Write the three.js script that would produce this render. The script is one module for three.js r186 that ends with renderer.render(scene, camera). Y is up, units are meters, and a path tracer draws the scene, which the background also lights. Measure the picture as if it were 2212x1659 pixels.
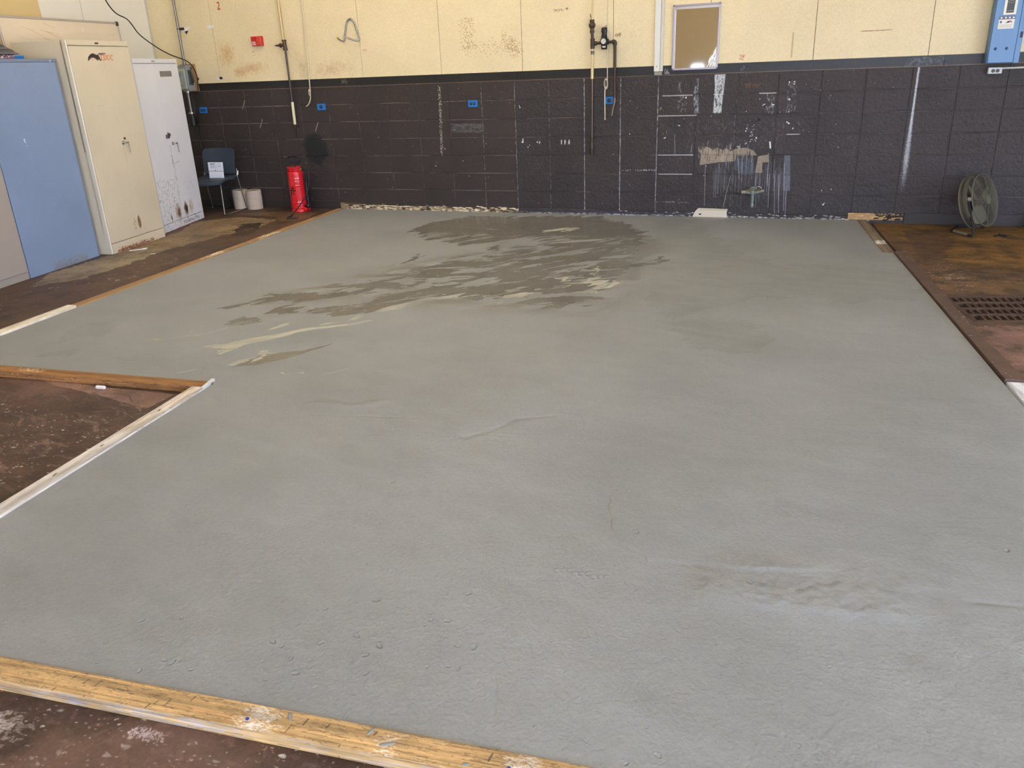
import * as THREE from 'three';
import { RoundedBoxGeometry } from 'three/addons/geometries/RoundedBoxGeometry.js';
import { mergeGeometries } from 'three/addons/utils/BufferGeometryUtils.js';
import { RectAreaLightUniformsLib } from 'three/addons/lights/RectAreaLightUniformsLib.js';

// ------------------------------------------------------------------ camera, sky, exposure
const scene = new THREE.Scene();
const CAM_Y = 1.6697, ZW = -9.077;                       // eye height; front plane of the back wall
const camera = new THREE.PerspectiveCamera(2 * Math.atan(829.5 / 1733) * 180 / Math.PI, 2212 / 1659, 0.05, 100);
{
  const pitch = 0.377816, roll = -0.0414208, yaw = -0.359251, cp = Math.cos(pitch), sp = Math.sin(pitch), cy = Math.cos(yaw), sy = Math.sin(yaw);
  const fw = new THREE.Vector3(sy * cp, -sp, -cy * cp), r0 = new THREE.Vector3(cy, 0, sy), u0 = new THREE.Vector3().crossVectors(r0, fw);
  const r = r0.clone().multiplyScalar(Math.cos(roll)).addScaledVector(u0, Math.sin(roll));
  const u = u0.clone().multiplyScalar(Math.cos(roll)).addScaledVector(r0, -Math.sin(roll));
  camera.position.set(0, CAM_Y, 0);
  camera.quaternion.setFromRotationMatrix(new THREE.Matrix4().makeBasis(r, u, fw.clone().negate()));
}
const renderer = new THREE.WebGLRenderer({ antialias: true });
renderer.toneMapping = THREE.LinearToneMapping;
renderer.toneMappingExposure = 2.2;
renderer.shadowMap.enabled = true;
renderer.shadowMap.type = THREE.PCFSoftShadowMap;
RectAreaLightUniformsLib.init();
const SKY = 5.2;
{ // an evenly clouded sky
  const W = 64, H = 32, d = new Float32Array(W * H * 4);
  for (let j = 0; j < H; j++) for (let i = 0; i < W; i++) {
    const up = Math.sin(((j + 0.5) / H - 0.5) * Math.PI), k = (j * W + i) * 4, b = up > 0 ? 0.8 + 0.3 * up : 0.3;
    d[k] = 0.77 * b; d[k + 1] = 0.96 * b; d[k + 2] = 1.35 * b; d[k + 3] = 1;
  }
  const t = new THREE.DataTexture(d, W, H, THREE.RGBAFormat, THREE.FloatType);
  t.mapping = THREE.EquirectangularReflectionMapping; t.magFilter = THREE.LinearFilter; t.needsUpdate = true;
  scene.background = t; scene.backgroundIntensity = SKY;
}

{ // sun high behind the building: it lights the yard outside the open bays and comes in only as light thrown back from the ground
  const sun = new THREE.DirectionalLight('#fff8ee', 60); sun.position.set(-7, 22, -9); sun.target.position.set(0, 0, 0);
  sun.castShadow = true; sun.shadow.radius = 1; sun.shadow.mapSize.set(2048, 2048);
  Object.assign(sun.shadow.camera, { left: -26, right: 26, top: 26, bottom: -26, near: 1, far: 60 }); sun.shadow.normalBias = 0.02;
  scene.add(sun, sun.target);
}

// ------------------------------------------------------------------ helpers
const V = (x, y, z) => new THREE.Vector3(x, y, z);
let seed = 7;
const rnd = () => { seed = (seed + 0x6d2b79f5) | 0; let t = Math.imul(seed ^ (seed >>> 15), 1 | seed); t = (t + Math.imul(t ^ (t >>> 7), 61 | t)) ^ t; return ((t ^ (t >>> 14)) >>> 0) / 4294967296; };
const rr = (a, b) => a + (b - a) * rnd();
const NT = 256, TAB = new Float32Array(NT * NT);
for (let i = 0; i < NT * NT; i++) TAB[i] = rnd();
function vn(x, y) {
  const ix = Math.floor(x), iy = Math.floor(y); let fx = x - ix, fy = y - iy;
  fx = fx * fx * (3 - 2 * fx); fy = fy * fy * (3 - 2 * fy);
  const a = ix & 255, b = (ix + 1) & 255, c = (iy & 255) * NT, e = ((iy + 1) & 255) * NT;
  return (TAB[c + a] * (1 - fx) + TAB[c + b] * fx) * (1 - fy) + (TAB[e + a] * (1 - fx) + TAB[e + b] * fx) * fy;
}
function fbm(x, y, o = 4) { let s = 0, a = 0.5, n = 0; for (let i = 0; i < o; i++) { s += a * vn(x + i * 17.3, y + i * 31.7); n += a; a *= 0.5; x *= 2.03; y *= 2.03; } return s / n; }
const clamp = (v, a = 0, b = 1) => Math.min(b, Math.max(a, v));
const sst = (a, b, v) => { const t = clamp((v - a) / (b - a)); return t * t * (3 - 2 * t); };
const mix = (a, b, t) => a + (b - a) * t;
const names = {};
function numbered(n) { const k = names[n] = (names[n] ?? -1) + 1; return k ? n + '_' + String(k).padStart(3, '0') : n; }
function tag(o, label, category, group) { o.userData.label = label; o.userData.category = category; if (group) o.userData.group = group; return o; }
function thing(name, label, category, pos = [0, 0, 0], turn = 0, group) {
  const g = new THREE.Group(); g.name = numbered(name); scene.add(g); g.position.set(...pos); g.rotation.y = turn;
  return tag(g, label, category, group);
}
const shade = (m) => { m.castShadow = m.receiveShadow = true; return m; };
function part(name, geo, mat, parent, label) {
  const m = shade(new THREE.Mesh(Array.isArray(geo) ? join(geo) : geo, mat)); m.name = name; parent.add(m);
  if (label) m.userData.label = label;
  return m;
}
function struct(name, geo, mat, parent = scene) { const m = part(name, geo, mat, parent); if (parent === scene) m.userData.kind = 'structure'; return m; }
function structGroup(name) { const g = new THREE.Group(); g.name = name; g.userData.kind = 'structure'; scene.add(g); return g; }
function join(list) { return mergeGeometries(list.map((g) => { const h = g.index ? g.toNonIndexed() : g.clone(); for (const k of Object.keys(h.attributes)) if (!['position', 'normal', 'uv'].includes(k)) h.deleteAttribute(k); return h; })); }
const at = (g, x, y, z, rx = 0, ry = 0, rz = 0) => g.applyMatrix4(new THREE.Matrix4().compose(V(x, y, z), new THREE.Quaternion().setFromEuler(new THREE.Euler(rx, ry, rz)), V(1, 1, 1)));
const box = (w, h, d, x = 0, y = 0, z = 0, r = 0) => (r ? new RoundedBoxGeometry(w, h, d, 2, r) : new THREE.BoxGeometry(w, h, d)).translate(x, y, z);
function cyl(a, b, r0, r1 = r0, n = 20) {
  const d = b.clone().sub(a), g = new THREE.CylinderGeometry(r1, r0, d.length(), n);
  g.applyQuaternion(new THREE.Quaternion().setFromUnitVectors(V(0, 1, 0), d.normalize()));
  const c = a.clone().add(b).multiplyScalar(0.5); return g.translate(c.x, c.y, c.z);
}
const tube = (pts, r, n = 40, k = 10, t = 0.5) => new THREE.TubeGeometry(new THREE.CatmullRomCurve3(pts, false, 'catmullrom', t), n, r, k);
const lathe = (prof, n = 40) => new THREE.LatheGeometry(prof.map((p) => new THREE.Vector2(p[0], p[1])), n);
const torus = (r, t, n = 40, k = 8) => new THREE.TorusGeometry(r, t, k, n);
const hexColor = (c) => new THREE.Color(c);
function M(color, rough = 0.6, metal = 0, extra = {}) { return new THREE.MeshPhysicalMaterial({ color: hexColor(color), roughness: rough, metalness: metal, ...extra }); }

// A texture over a rectangle of the world: draw(ctx) paints with world coordinates, then px(x, y, c) may change c = [r, g, b] of every pixel (sRGB 0..255).
function worldTex(x0, x1, y0, y1, w, h, { base = [128, 128, 128], draw, px, ragged = 0 } = {}) {
  const c = document.createElement('canvas'); c.width = w; c.height = h;
  const g = c.getContext('2d'); g.fillStyle = `rgb(${base.join(',')})`; g.fillRect(0, 0, w, h);
  const sx = w / (x1 - x0), sy = h / (y1 - y0); g.setTransform(sx, 0, 0, sy, -x0 * sx, -y0 * sy);
  if (draw) draw(g);
  const img = g.getImageData(0, 0, w, h).data, out = new Uint8Array(w * h * 4), col = [0, 0, 0];
  for (let j = 0; j < h; j++) for (let i = 0; i < w; i++) {
    const k = (j * w + i) * 4; let s = k;
    if (ragged) { const x = x0 + i / sx, y = y0 + j / sy, a = (fbm(x * 7, y * 7, 4) - 0.5) * 2 + (vn(x * 60, y * 60) - 0.5) * 0.7, e = (fbm(x * 7 + 50, y * 7 + 20, 4) - 0.5) * 2 + (vn(x * 60 + 9, y * 60) - 0.5) * 0.7; s = (Math.min(h - 1, Math.max(0, Math.round(j + e * ragged * sy))) * w + Math.min(w - 1, Math.max(0, Math.round(i + a * ragged * sx)))) * 4; }
    col[0] = img[s]; col[1] = img[s + 1]; col[2] = img[s + 2];
    if (px) px(x0 + (i + 0.5) / sx, y0 + (j + 0.5) / sy, col);
    out[k] = clamp(col[0], 0, 255); out[k + 1] = clamp(col[1], 0, 255); out[k + 2] = clamp(col[2], 0, 255); out[k + 3] = 255;
  }
  return dataTex(out, w, h, true);
}
function dataTex(data, w, h, srgb = false, format = THREE.RGBAFormat, type = THREE.UnsignedByteType) {
  const t = new THREE.DataTexture(data, w, h, format, type); t.magFilter = THREE.LinearFilter; t.minFilter = THREE.LinearMipmapLinearFilter; t.generateMipmaps = true;
  if (srgb) t.colorSpace = THREE.SRGBColorSpace; t.needsUpdate = true; return t;
}
function heightTex(x0, x1, y0, y1, w, h, f) {      // grey float heights 0..1
  const d = new Float32Array(w * h);
  for (let j = 0; j < h; j++) for (let i = 0; i < w; i++) d[j * w + i] = f(x0 + (i + 0.5) / w * (x1 - x0), y0 + (j + 0.5) / h * (y1 - y0));
  return dataTex(d, w, h, false, THREE.RedFormat, THREE.FloatType);
}
function tileTex(n, f) { // tileable grey heights
  const d = new Float32Array(n * n); for (let j = 0; j < n; j++) for (let i = 0; i < n; i++) d[j * n + i] = f(i / n, j / n);
  const t = dataTex(d, n, n, false, THREE.RedFormat, THREE.FloatType); t.wrapS = t.wrapT = THREE.RepeatWrapping; return t;
}
function path(g, a) { g.beginPath(); g.moveTo(a[0], a[1]); for (let i = 2; i < a.length; i += 2) g.lineTo(a[i], a[i + 1]); }
function fillPoly(g, a, c) { path(g, a); g.closePath(); g.fillStyle = c; g.fill(); }
function strokePoly(g, a, c, w) { path(g, a); g.strokeStyle = c; g.lineWidth = w; g.lineCap = 'round'; g.lineJoin = 'round'; g.stroke(); }
function text(g, s, x, y, h, c, font = 'sans-serif', sx = 1) { g.save(); g.translate(x, y); g.scale(sx * h / 100, -h / 100); g.font = `bold 100px ${font}`; g.fillStyle = c; g.textAlign = 'center'; g.textBaseline = 'middle'; g.fillText(s, 0, 0); g.restore(); }
// uv of a geometry from two of its own coordinates
function planarUV(geo, ax, ay, x0, x1, y0, y1) {
  const p = geo.attributes.position, uv = new Float32Array(p.count * 2), get = { x: 'getX', y: 'getY', z: 'getZ' };
  for (let i = 0; i < p.count; i++) { uv[i * 2] = (p[get[ax]](i) - x0) / (x1 - x0); uv[i * 2 + 1] = (p[get[ay]](i) - y0) / (y1 - y0); }
  geo.setAttribute('uv', new THREE.BufferAttribute(uv, 2)); return geo;
}
// a slab with its outline in (x, z), top at yTop
function slab(outline, yTop, thick, holes = []) {
  const s = new THREE.Shape(outline.map(([x, z]) => new THREE.Vector2(x, -z)));
  for (const h of holes) s.holes.push(new THREE.Path(h.map(([x, z]) => new THREE.Vector2(x, -z))));
  const g = new THREE.ExtrudeGeometry(s, { depth: thick, bevelEnabled: false }); g.rotateX(-Math.PI / 2); g.translate(0, yTop - thick, 0); return g;
}

// ------------------------------------------------------------------ floors
const FL = 0.034, FR = 0.012, POUR = 0.036;
function dirtTex(x0, x1, z0, z1, w, h, o) {
  return worldTex(x0, x1, z0, z1, w, h, { base: o.base, draw: o.draw, ragged: o.ragged, px: (x, z, c) => {
    const n = fbm(x * 2.1 + 3, z * 2.1, 5) - 0.5, m = fbm(x * 9, z * 9 + 7, 4) - 0.5, f = vn(x * 160, z * 160) - 0.5;
    const k = 1 + n * o.big + m * o.mid + f * o.fine;
    for (let i = 0; i < 3; i++) c[i] *= k;
    if (o.px) o.px(x, z, c, n, m, f);
  } });
}
const flecks = (g, n, x0, x1, z0, z1, cols, s0, s1) => { for (let i = 0; i < n; i++) { const x = rr(x0, x1), z = rr(z0, z1), s = rr(s0, s1) * (rnd() < 0.1 ? 2 : 1), a = rr(0, 6.3); fillPoly(g, [0, 1, 2, 3, 4].flatMap((k) => { const t = a + k * 1.257, q = s * rr(0.4, 1); return [x + Math.cos(t) * q * 1.5, z + Math.sin(t) * q * 0.8]; }), cols[Math.floor(rnd() * cols.length)]); } };
const grain = tileTex(256, (u, v) => { let s = 0; for (let k = 0; k < 3; k++) { const f = [16, 64, 128][k]; s += [0.5, 0.3, 0.2][k] * vn((u * f) % 256, (v * f) % 256); } return s; });
const grainAt = (rx, ry) => { const t = grain.clone(); t.repeat.set(rx, ry); t.needsUpdate = true; return t; };
{
  // left strip beside the cabinets, at the height of the pour
  const R = [-8.4, -5.3, -9.1, -3.6];
  const t = dirtTex(...R, 1024, 1792, { base: [90, 67, 50], ragged: 0.07, big: 0.6, mid: 0.7, fine: 0.22, draw: (g) => {
    fillPoly(g, [-6.75, -7.2, -6.2, -7.0, -5.95, -7.7, -6.05, -8.25, -6.7, -8.35, -6.95, -8.1, -7.05, -8.0], 'rgb(150,124,90)');
    fillPoly(g, [-6.6, -6.25, -6.3, -6.2, -6.12, -7.0, -6.2, -7.6, -6.75, -7.2], 'rgb(140,118,86)');
    fillPoly(g, [-6.62, -5.4, -6.28, -5.0, -6.08, -5.35, -6.1, -5.9, -6.25, -6.6, -6.6, -6.4], 'rgb(146,128,102)');
    fillPoly(g, [-6.2, -8.45, -5.9, -8.1, -5.75, -8.35, -5.8, -8.75, -6.6, -8.75, -6.9, -8.5], 'rgb(122,94,62)');
    fillPoly(g, [-6.35, -7.95, -5.95, -7.2, -5.85, -7.5, -6.1, -8.05], 'rgb(62,45,32)');
    for (let i = 0; i < 60; i++) { const z = rr(-9, -4), x = rr(-6.9, -5.6); strokePoly(g, [x, z, x + rr(0.02, 0.15), z - rr(0.05, 0.4)], rnd() < 0.5 ? 'rgba(60,44,32,.5)' : 'rgba(150,124,92,.45)', rr(0.006, 0.03)); }
    flecks(g, 260, -6.7, -5.6, -6.6, -3.7, ['rgb(200,190,175)', 'rgb(170,150,125)', 'rgb(120,90,70)'], 0.003, 0.011);
  }, px: (x, z, c, n, m) => { const k = sst(0.02, 0.2, m) * 0.35; c[0] = mix(c[0], 60, k); c[1] = mix(c[1], 44, k); c[2] = mix(c[2], 32, k); } });
  const geo = slab([[-8.4, -9.3], [-5.68, -9.3], [-5.3, -3.5], [-5.28, -3.2], [-8.4, -3.2]], FL, 0.3);
  struct('floor', planarUV(geo, 'x', 'z', ...R), new THREE.MeshPhysicalMaterial({ map: t, roughness: 0.6, bumpMap: grainAt(3, 5), bumpScale: 0.002 }));
}
{ // old red-brown floor under the pour, in the cut-out and in front
  const R = [-4.9, -0.7, -3.5, -0.9];
  const t = dirtTex(...R, 2048, 1280, { base: [84, 62, 52], ragged: 0.012, big: 0.42, mid: 0.5, fine: 0.2, draw: (g) => {
    fillPoly(g, [-4.4, -3.34, -3.9, -3.3, -3.3, -3.32, -3.3, -3.1, -3.7, -3.18, -4.1, -3.24], 'rgb(146,112,98)');
    for (let i = 0; i < 300; i++) { const x = rr(-4.8, -3.2), z = rr(-3.3, -1.7), c = rnd() < 0.5 ? `rgba(168,140,124,${rr(0.1, 0.4)})` : `rgba(58,40,32,${rr(0.1, 0.4)})`, w = rr(0.03, 0.16), t = rr(-0.5, 0.5); strokePoly(g, [x, z, x + w * Math.cos(t), z + w * Math.sin(t), x + w * 1.8 * Math.cos(t + 0.3), z + w * 1.8 * Math.sin(t + 0.3)], c, rr(0.005, 0.025)); }
    flecks(g, 900, -4.4, -3.1, -2.95, -1.8, ['rgb(205,200,190)', 'rgb(150,150,148)', 'rgb(185,165,150)'], 0.002, 0.008);
    flecks(g, 700, -2.5, -0.7, -1.35, -0.95, ['rgb(200,196,190)', 'rgb(160,160,156)', 'rgb(175,150,138)'], 0.0015, 0.006);
    flecks(g, 26, -1.9, -0.8, -1.28, -0.98, ['rgb(150,154,150)'], 0.008, 0.016);
    for (let i = 0; i < 260; i++) { const x = -2.03 + (rr(-1, 1) + rr(-1, 1)) * 0.07, z = -1.14 + (rr(-1, 1) + rr(-1, 1)) * 0.03; strokePoly(g, [x, z, x + rr(0.005, 0.02), z + rr(-0.006, 0.006)], 'rgba(200,190,184,.5)', rr(0.003, 0.008)); }
    for (let i = 0; i < 700; i++) { const x = rr(-2.4, -0.8), z = rr(-1.3, -0.95), c = rnd() < 0.6 ? `rgba(132,104,92,${rr(0.1, 0.35)})` : `rgba(52,38,32,${rr(0.1, 0.35)})`; strokePoly(g, [x, z, x + rr(-0.03, 0.03), z + rr(-0.02, 0.02)], c, rr(0.004, 0.018)); }
    for (let i = 0; i < 260; i++) { const q = rr(0, 1), a = rr(0, 6.3); fillPoly(g, [-1.585 + Math.cos(a) * q * 0.06, -1.235 + Math.sin(a) * q * 0.022, -1.58 + Math.cos(a) * q * 0.06, -1.232 + Math.sin(a) * q * 0.02, -1.582 + Math.cos(a) * q * 0.06, -1.228 + Math.sin(a) * q * 0.02], 'rgb(225,215,222)'); }
  }, px: (x, z, c, n, m, f) => { if (f > 0.42 && m > -0.02) { c[0] += 50; c[1] += 48; c[2] += 44; } const k = sst(0.05, 0.2, n) * 0.4; c[0] = mix(c[0], 150, k); c[1] = mix(c[1], 116, k); c[2] = mix(c[2], 100, k); } });
  const geo = slab([[-5.68, -9.3], [0.62, -9.3], [1.1, -4.4], [1.1, 6.1], [-8.4, 6.1], [-8.4, -3.2], [-5.28, -3.2], [-5.3, -3.5]], 0, 0.3);
  struct('floor_001', planarUV(geo, 'x', 'z', ...R), new THREE.MeshPhysicalMaterial({ map: t, roughness: 0.55, bumpMap: grainAt(5, 3), bumpScale: 0.003 }));
}
// the drain trench in the right floor: a parallelogram of corners
const TR = { o: [1.0, -6.27], u: [0.977, -0.21], v: [0.105, 0.575] };     // corner, direction along the grate, direction across (to the near side)
const trP = (a, b) => [TR.o[0] + TR.u[0] * a + TR.v[0] * b, TR.o[1] + TR.u[1] * a + TR.v[1] * b];
{
  const R = [0.55, 2.75, -9.1, -3.7];
  const t = dirtTex(...R, 832, 2048, { base: [104, 78, 52], ragged: 0.07, big: 0.5, mid: 0.4, fine: 0.15, draw: (g) => {
    fillPoly(g, [0.6, -9.1, 2.8, -9.1, 2.8, -7.4, 1.5, -7.0, 1.1, -7.5, 0.9, -8.2], 'rgb(124,90,44)');
    fillPoly(g, [0.9, -8.7, 1.35, -8.9, 1.3, -8.2, 1.15, -7.7, 0.95, -7.2], 'rgb(92,66,44)');
    fillPoly(g, [0.9, -7.2, 2.8, -7.0, 2.8, -6.4, 1.6, -6.3, 0.95, -6.5], 'rgb(118,90,66)');
    for (let i = 0; i < 220; i++) { const x = rr(0.8, 2.4), z = rr(-8.9, -6.5), w = rr(0.05, 0.3), d = rr(-0.25, 0.25); strokePoly(g, [x, z, x + w, z + d * w, x + w * 1.8, z + d * w * 2.2], rnd() < 0.55 ? 'rgba(66,46,28,.35)' : 'rgba(150,112,64,.35)', rr(0.008, 0.04)); }
    fillPoly(g, [0.95, -5.7, 2.8, -6.1, 2.8, -3.6, 0.95, -3.6], 'rgb(128,98,86)');
    for (let i = 0; i < 240; i++) { const x = rr(1, 2.2), z = rr(-5.6, -3.8), w = rr(0.03, 0.12), d = rr(-1, 1); strokePoly(g, [x, z, x + w, z + d * w], rnd() < 0.5 ? 'rgba(80,56,46,.5)' : 'rgba(168,138,122,.5)', rr(0.005, 0.02)); }
    flecks(g, 300, 1.1, 2, -5.4, -3.8, ['rgb(200,190,180)', 'rgb(96,70,58)'], 0.003, 0.009);
    flecks(g, 120, 0.85, 1.2, -7.4, -6.3, ['rgb(190,180,165)', 'rgb(150,125,95)'], 0.003, 0.014);
    strokePoly(g, [0.95, -7.0, 1.0, -6.85, 1.08, -6.8, 1.2, -6.82], 'rgba(200,190,175,.7)', 0.012);
    const q = (a, b) => trP(a, b); // brown paint round the grate
    fillPoly(g, [...q(-0.12, -0.1), ...q(2, -0.11), ...q(2, 1.18), ...q(-0.12, 1.2)], 'rgb(90,68,56)');
  }, px: (x, z, c, n, m) => { const k = sst(0.03, 0.2, -m) * 0.3; c[0] = mix(c[0], 58, k); c[1] = mix(c[1], 42, k); c[2] = mix(c[2], 32, k); } });
  const geo = slab([[0.62, -9.3], [3.9, -9.3], [8.4, 6.1], [1.1, 6.1], [1.1, -4.4]], FR, 0.3, [[trP(0, 0), trP(1.9, 0), trP(1.9, 1), trP(0, 1)]]);
  struct('floor_002', planarUV(geo, 'x', 'z', ...R), new THREE.MeshPhysicalMaterial({ map: t, roughness: 0.62, bumpMap: grainAt(2, 5), bumpScale: 0.002 }));
  const pit = M('#0b0807', 0.95);
  struct('trench', slab([trP(-0.02, -0.03), trP(1.92, -0.03), trP(1.92, 1.03), trP(-0.02, 1.03)], -0.25, 0.05), pit);
}

// ------------------------------------------------------------------ wet concrete
{
  const WET = [
    [-4.06,-7.79,-4.08,-8.06,-4.05,-8.39,-3.85,-8.58,-3.57,-8.79,-3.14,-8.80,-2.77,-8.92,-2.38,-8.95,-2.12,-8.89,-1.85,-8.64,-1.59,-8.23,-1.41,-7.84,-1.45,-7.52,-1.62,-7.37,-1.70,-6.96,-1.76,-6.79,-1.57,-6.62,-1.45,-6.50,-1.56,-6.29,-1.81,-6.38,-1.96,-6.55,-2.22,-7.04,-2.39,-7.46,-2.58,-7.63,-2.80,-7.63,-2.92,-7.44,-3.17,-7.29,-3.54,-7.44,-3.83,-7.54,-3.94,-7.70],
    [-2.94,-7.44,-2.84,-7.46,-2.68,-6.96,-2.46,-6.72,-2.28,-6.70,-2.11,-6.89,-1.98,-6.75,-2.06,-6.53,-2.34,-6.51,-2.58,-6.70,-2.77,-6.95],
    [-3.11,-6.04,-3.10,-6.34,-2.96,-6.52,-2.64,-6.63,-2.51,-6.50,-2.60,-6.33,-2.74,-6.21,-2.87,-5.99,-2.87,-5.73,-2.71,-5.72,-2.45,-5.85,-2.27,-5.87,-2.06,-6.06,-1.96,-6.22,-1.80,-6.34,-1.66,-6.14,-1.51,-5.92,-1.63,-5.73,-1.91,-5.71,-2.12,-5.47,-2.50,-5.47,-2.85,-5.52,-2.96,-5.42,-3.03,-5.29,-3.12,-5.42,-2.95,-5.54,-2.98,-5.79],
    [-1.51,-6.54,-1.33,-6.82,-1.29,-6.90,-1.16,-6.90,-1.10,-6.83,-1.25,-6.71,-1.38,-6.49], [-1.30,-7.01,-1.18,-7.12,-1.16,-7.08,-1.24,-6.95],
    [-3.45,-6.38,-3.43,-6.49,-3.48,-6.71,-3.48,-6.79,-3.40,-6.58,-3.36,-6.37,-3.41,-6.31],
    [-4.30,-4.94,-4.17,-4.89,-4.06,-4.99,-3.98,-5.09,-4.03,-5.25,-3.93,-5.21,-3.80,-5.30,-3.52,-5.48,-3.35,-5.43,-3.44,-5.29,-3.56,-5.14,-3.62,-4.97,-3.32,-4.85,-3.59,-4.72,-3.74,-4.76,-3.68,-5.00,-3.88,-4.99,-4.03,-4.92,-4.10,-4.81],
    [-3.89,-4.48,-3.87,-4.60,-3.60,-4.58,-3.60,-4.51,-3.68,-4.42,-3.79,-4.42], [-3.44,-5.41,-3.26,-5.62,-3.19,-5.59,-3.31,-5.40],
    [-3.51,-4.77,-3.40,-4.98,-3.23,-5.09,-3.11,-5.31,-2.90,-5.61,-2.70,-5.74,-2.56,-5.43,-2.72,-5.24,-2.88,-5.02,-3.09,-4.86], [-3.18,-3.72,-3.14,-3.93,-2.92,-4.04,-2.82,-4.23,-2.85,-4.11,-2.93,-3.93,-3.04,-3.80]];
  const ISLE = [
    [-2.81,-7.39,-2.73,-7.64,-2.50,-7.58,-2.32,-7.38,-2.35,-7.25,-2.23,-7.04,-2.21,-6.82,-2.32,-6.75,-2.50,-6.79,-2.67,-6.96], [-2.45,-6.12,-2.35,-6.28,-2.11,-6.19,-2.06,-6.06,-2.22,-6.03,-2.41,-5.88,-2.39,-6.00],
    [-2.73,-5.73,-2.67,-6.03,-2.58,-6.29,-2.46,-6.43,-2.40,-6.32,-2.43,-6.08,-2.51,-5.88,-2.62,-5.75], [-2.21,-7.25,-2.17,-7.34,-2.11,-7.20,-2.16,-7.14], [-1.93,-6.63,-1.87,-6.75,-1.83,-6.58,-1.87,-6.49],
    [-3.90,-5.05,-3.78,-5.17,-3.71,-5.09,-3.79,-5.01], [-3.48,-4.81,-3.53,-5.03,-3.37,-5.02,-3.36,-4.88], [-3.34,-5.07,-3.17,-5.20,-3.11,-5.31,-3.08,-5.20,-3.22,-5.08], [-1.69,-7.02,-1.64,-7.31,-1.44,-7.23,-1.32,-6.92,-1.37,-6.76,-1.46,-6.52,-1.53,-6.63]];
  const CREAM = [
    [-1.66,-6.14,-1.61,-6.22,-1.48,-6.24,-1.43,-6.21,-1.44,-6.08,-1.44,-5.95,-1.52,-6.00,-1.61,-6.06], [-1.45,-5.99,-1.35,-6.25,-1.32,-6.16,-1.37,-6.03], [-1.71,-6.60,-1.70,-6.65,-1.63,-6.51,-1.52,-6.28,-1.55,-6.30,-1.64,-6.46],
    [-1.98,-6.12,-1.87,-6.19,-1.81,-6.07,-1.84,-6.02,-1.91,-6.09], [-1.79,-5.92,-1.73,-6.00,-1.73,-5.91,-1.77,-5.88], [-1.59,-5.78,-1.48,-5.88,-1.39,-5.85,-1.39,-5.83,-1.54,-5.78], [-2.13,-5.51,-2.03,-5.63,-1.93,-5.67,-1.95,-5.59,-2.02,-5.50],
    [-2.67,-8.11,-2.49,-8.24,-2.34,-8.23,-2.34,-8.13,-2.48,-8.13,-2.59,-8.01], [-3.23,-8.06,-3.22,-8.10,-3.11,-8.04,-3.17,-8.01], [-2.60,-5.53,-2.54,-5.63,-2.53,-5.59], [-2.91,-5.03,-2.81,-5.14,-2.70,-5.16,-2.72,-5.09,-2.81,-5.01],
    [-2.67,-5.28,-2.50,-5.47,-2.46,-5.44,-2.60,-5.30], [-2.23,-5.40,-1.99,-5.33,-2.13,-5.33],
    [-3.53,-4.08,-3.51,-4.14,-3.38,-4.27,-3.26,-4.41,-3.13,-4.55,-2.98,-4.67,-2.88,-4.77,-2.86,-4.74,-3.01,-4.54,-3.21,-4.34,-3.33,-4.13,-3.41,-4.03,-3.38,-3.90,-3.48,-3.96,-3.58,-3.98,-3.65,-3.95,-3.60,-4.01],
    [-3.23,-3.73,-3.21,-3.81,-3.16,-3.87,-3.14,-3.83,-3.17,-3.74], [-3.20,-3.94,-3.19,-3.99,-3.07,-3.99,-3.12,-3.95,-3.08,-3.87,-3.12,-3.80,-3.13,-3.89], [-3.43,-4.37,-3.42,-4.48,-3.36,-4.60,-3.36,-4.50,-3.40,-4.42],
    [-3.15,-4.61,-3.12,-4.72,-3.08,-4.71,-3.10,-4.64], [-3.05,-4.75,-3.02,-4.87,-2.97,-4.85,-2.98,-4.75], [-2.89,-5.01,-2.71,-5.17,-2.70,-5.11,-2.82,-4.99]];
  const LINES = [[-4.14,-4.01,-3.97,-4.08,-3.85,-4.16,-3.79,-4.31], [-1.99,-6.23,-1.85,-6.42,-1.71,-6.36], [-2.66,-5.27,-2.49,-5.46,-2.26,-5.52], [-3.45,-3.57,-3.38,-3.64], [-2.84,-3.68,-2.72,-3.72], [-3.98,-4.23,-3.96,-4.30], [-2.59,-3.71,-2.49,-3.84]];
  const DAMP = [[-4.72,-3.76,-4.89,-4.07,-4.82,-4.27,-4.65,-4.25,-4.50,-4.02,-4.66,-3.93], [-4.64,-3.54,-4.60,-3.65,-4.45,-3.78,-4.39,-3.60], [-1.51,-8.70,-1.16,-9.02,-.51,-7.09,.10,-7.03,.73,-6.98,.81,-6.16,.38,-5.94,-.24,-5.94,-.78,-5.13,-1.06,-5.77], [-.78,-5.13,-.35,-5.33,-.11,-5.08,-.19,-4.70,-.57,-4.70], [.95,-5.62,1.05,-5.21,1.15,-4.94,1.05,-4.92,.97,-5.15]];
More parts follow.
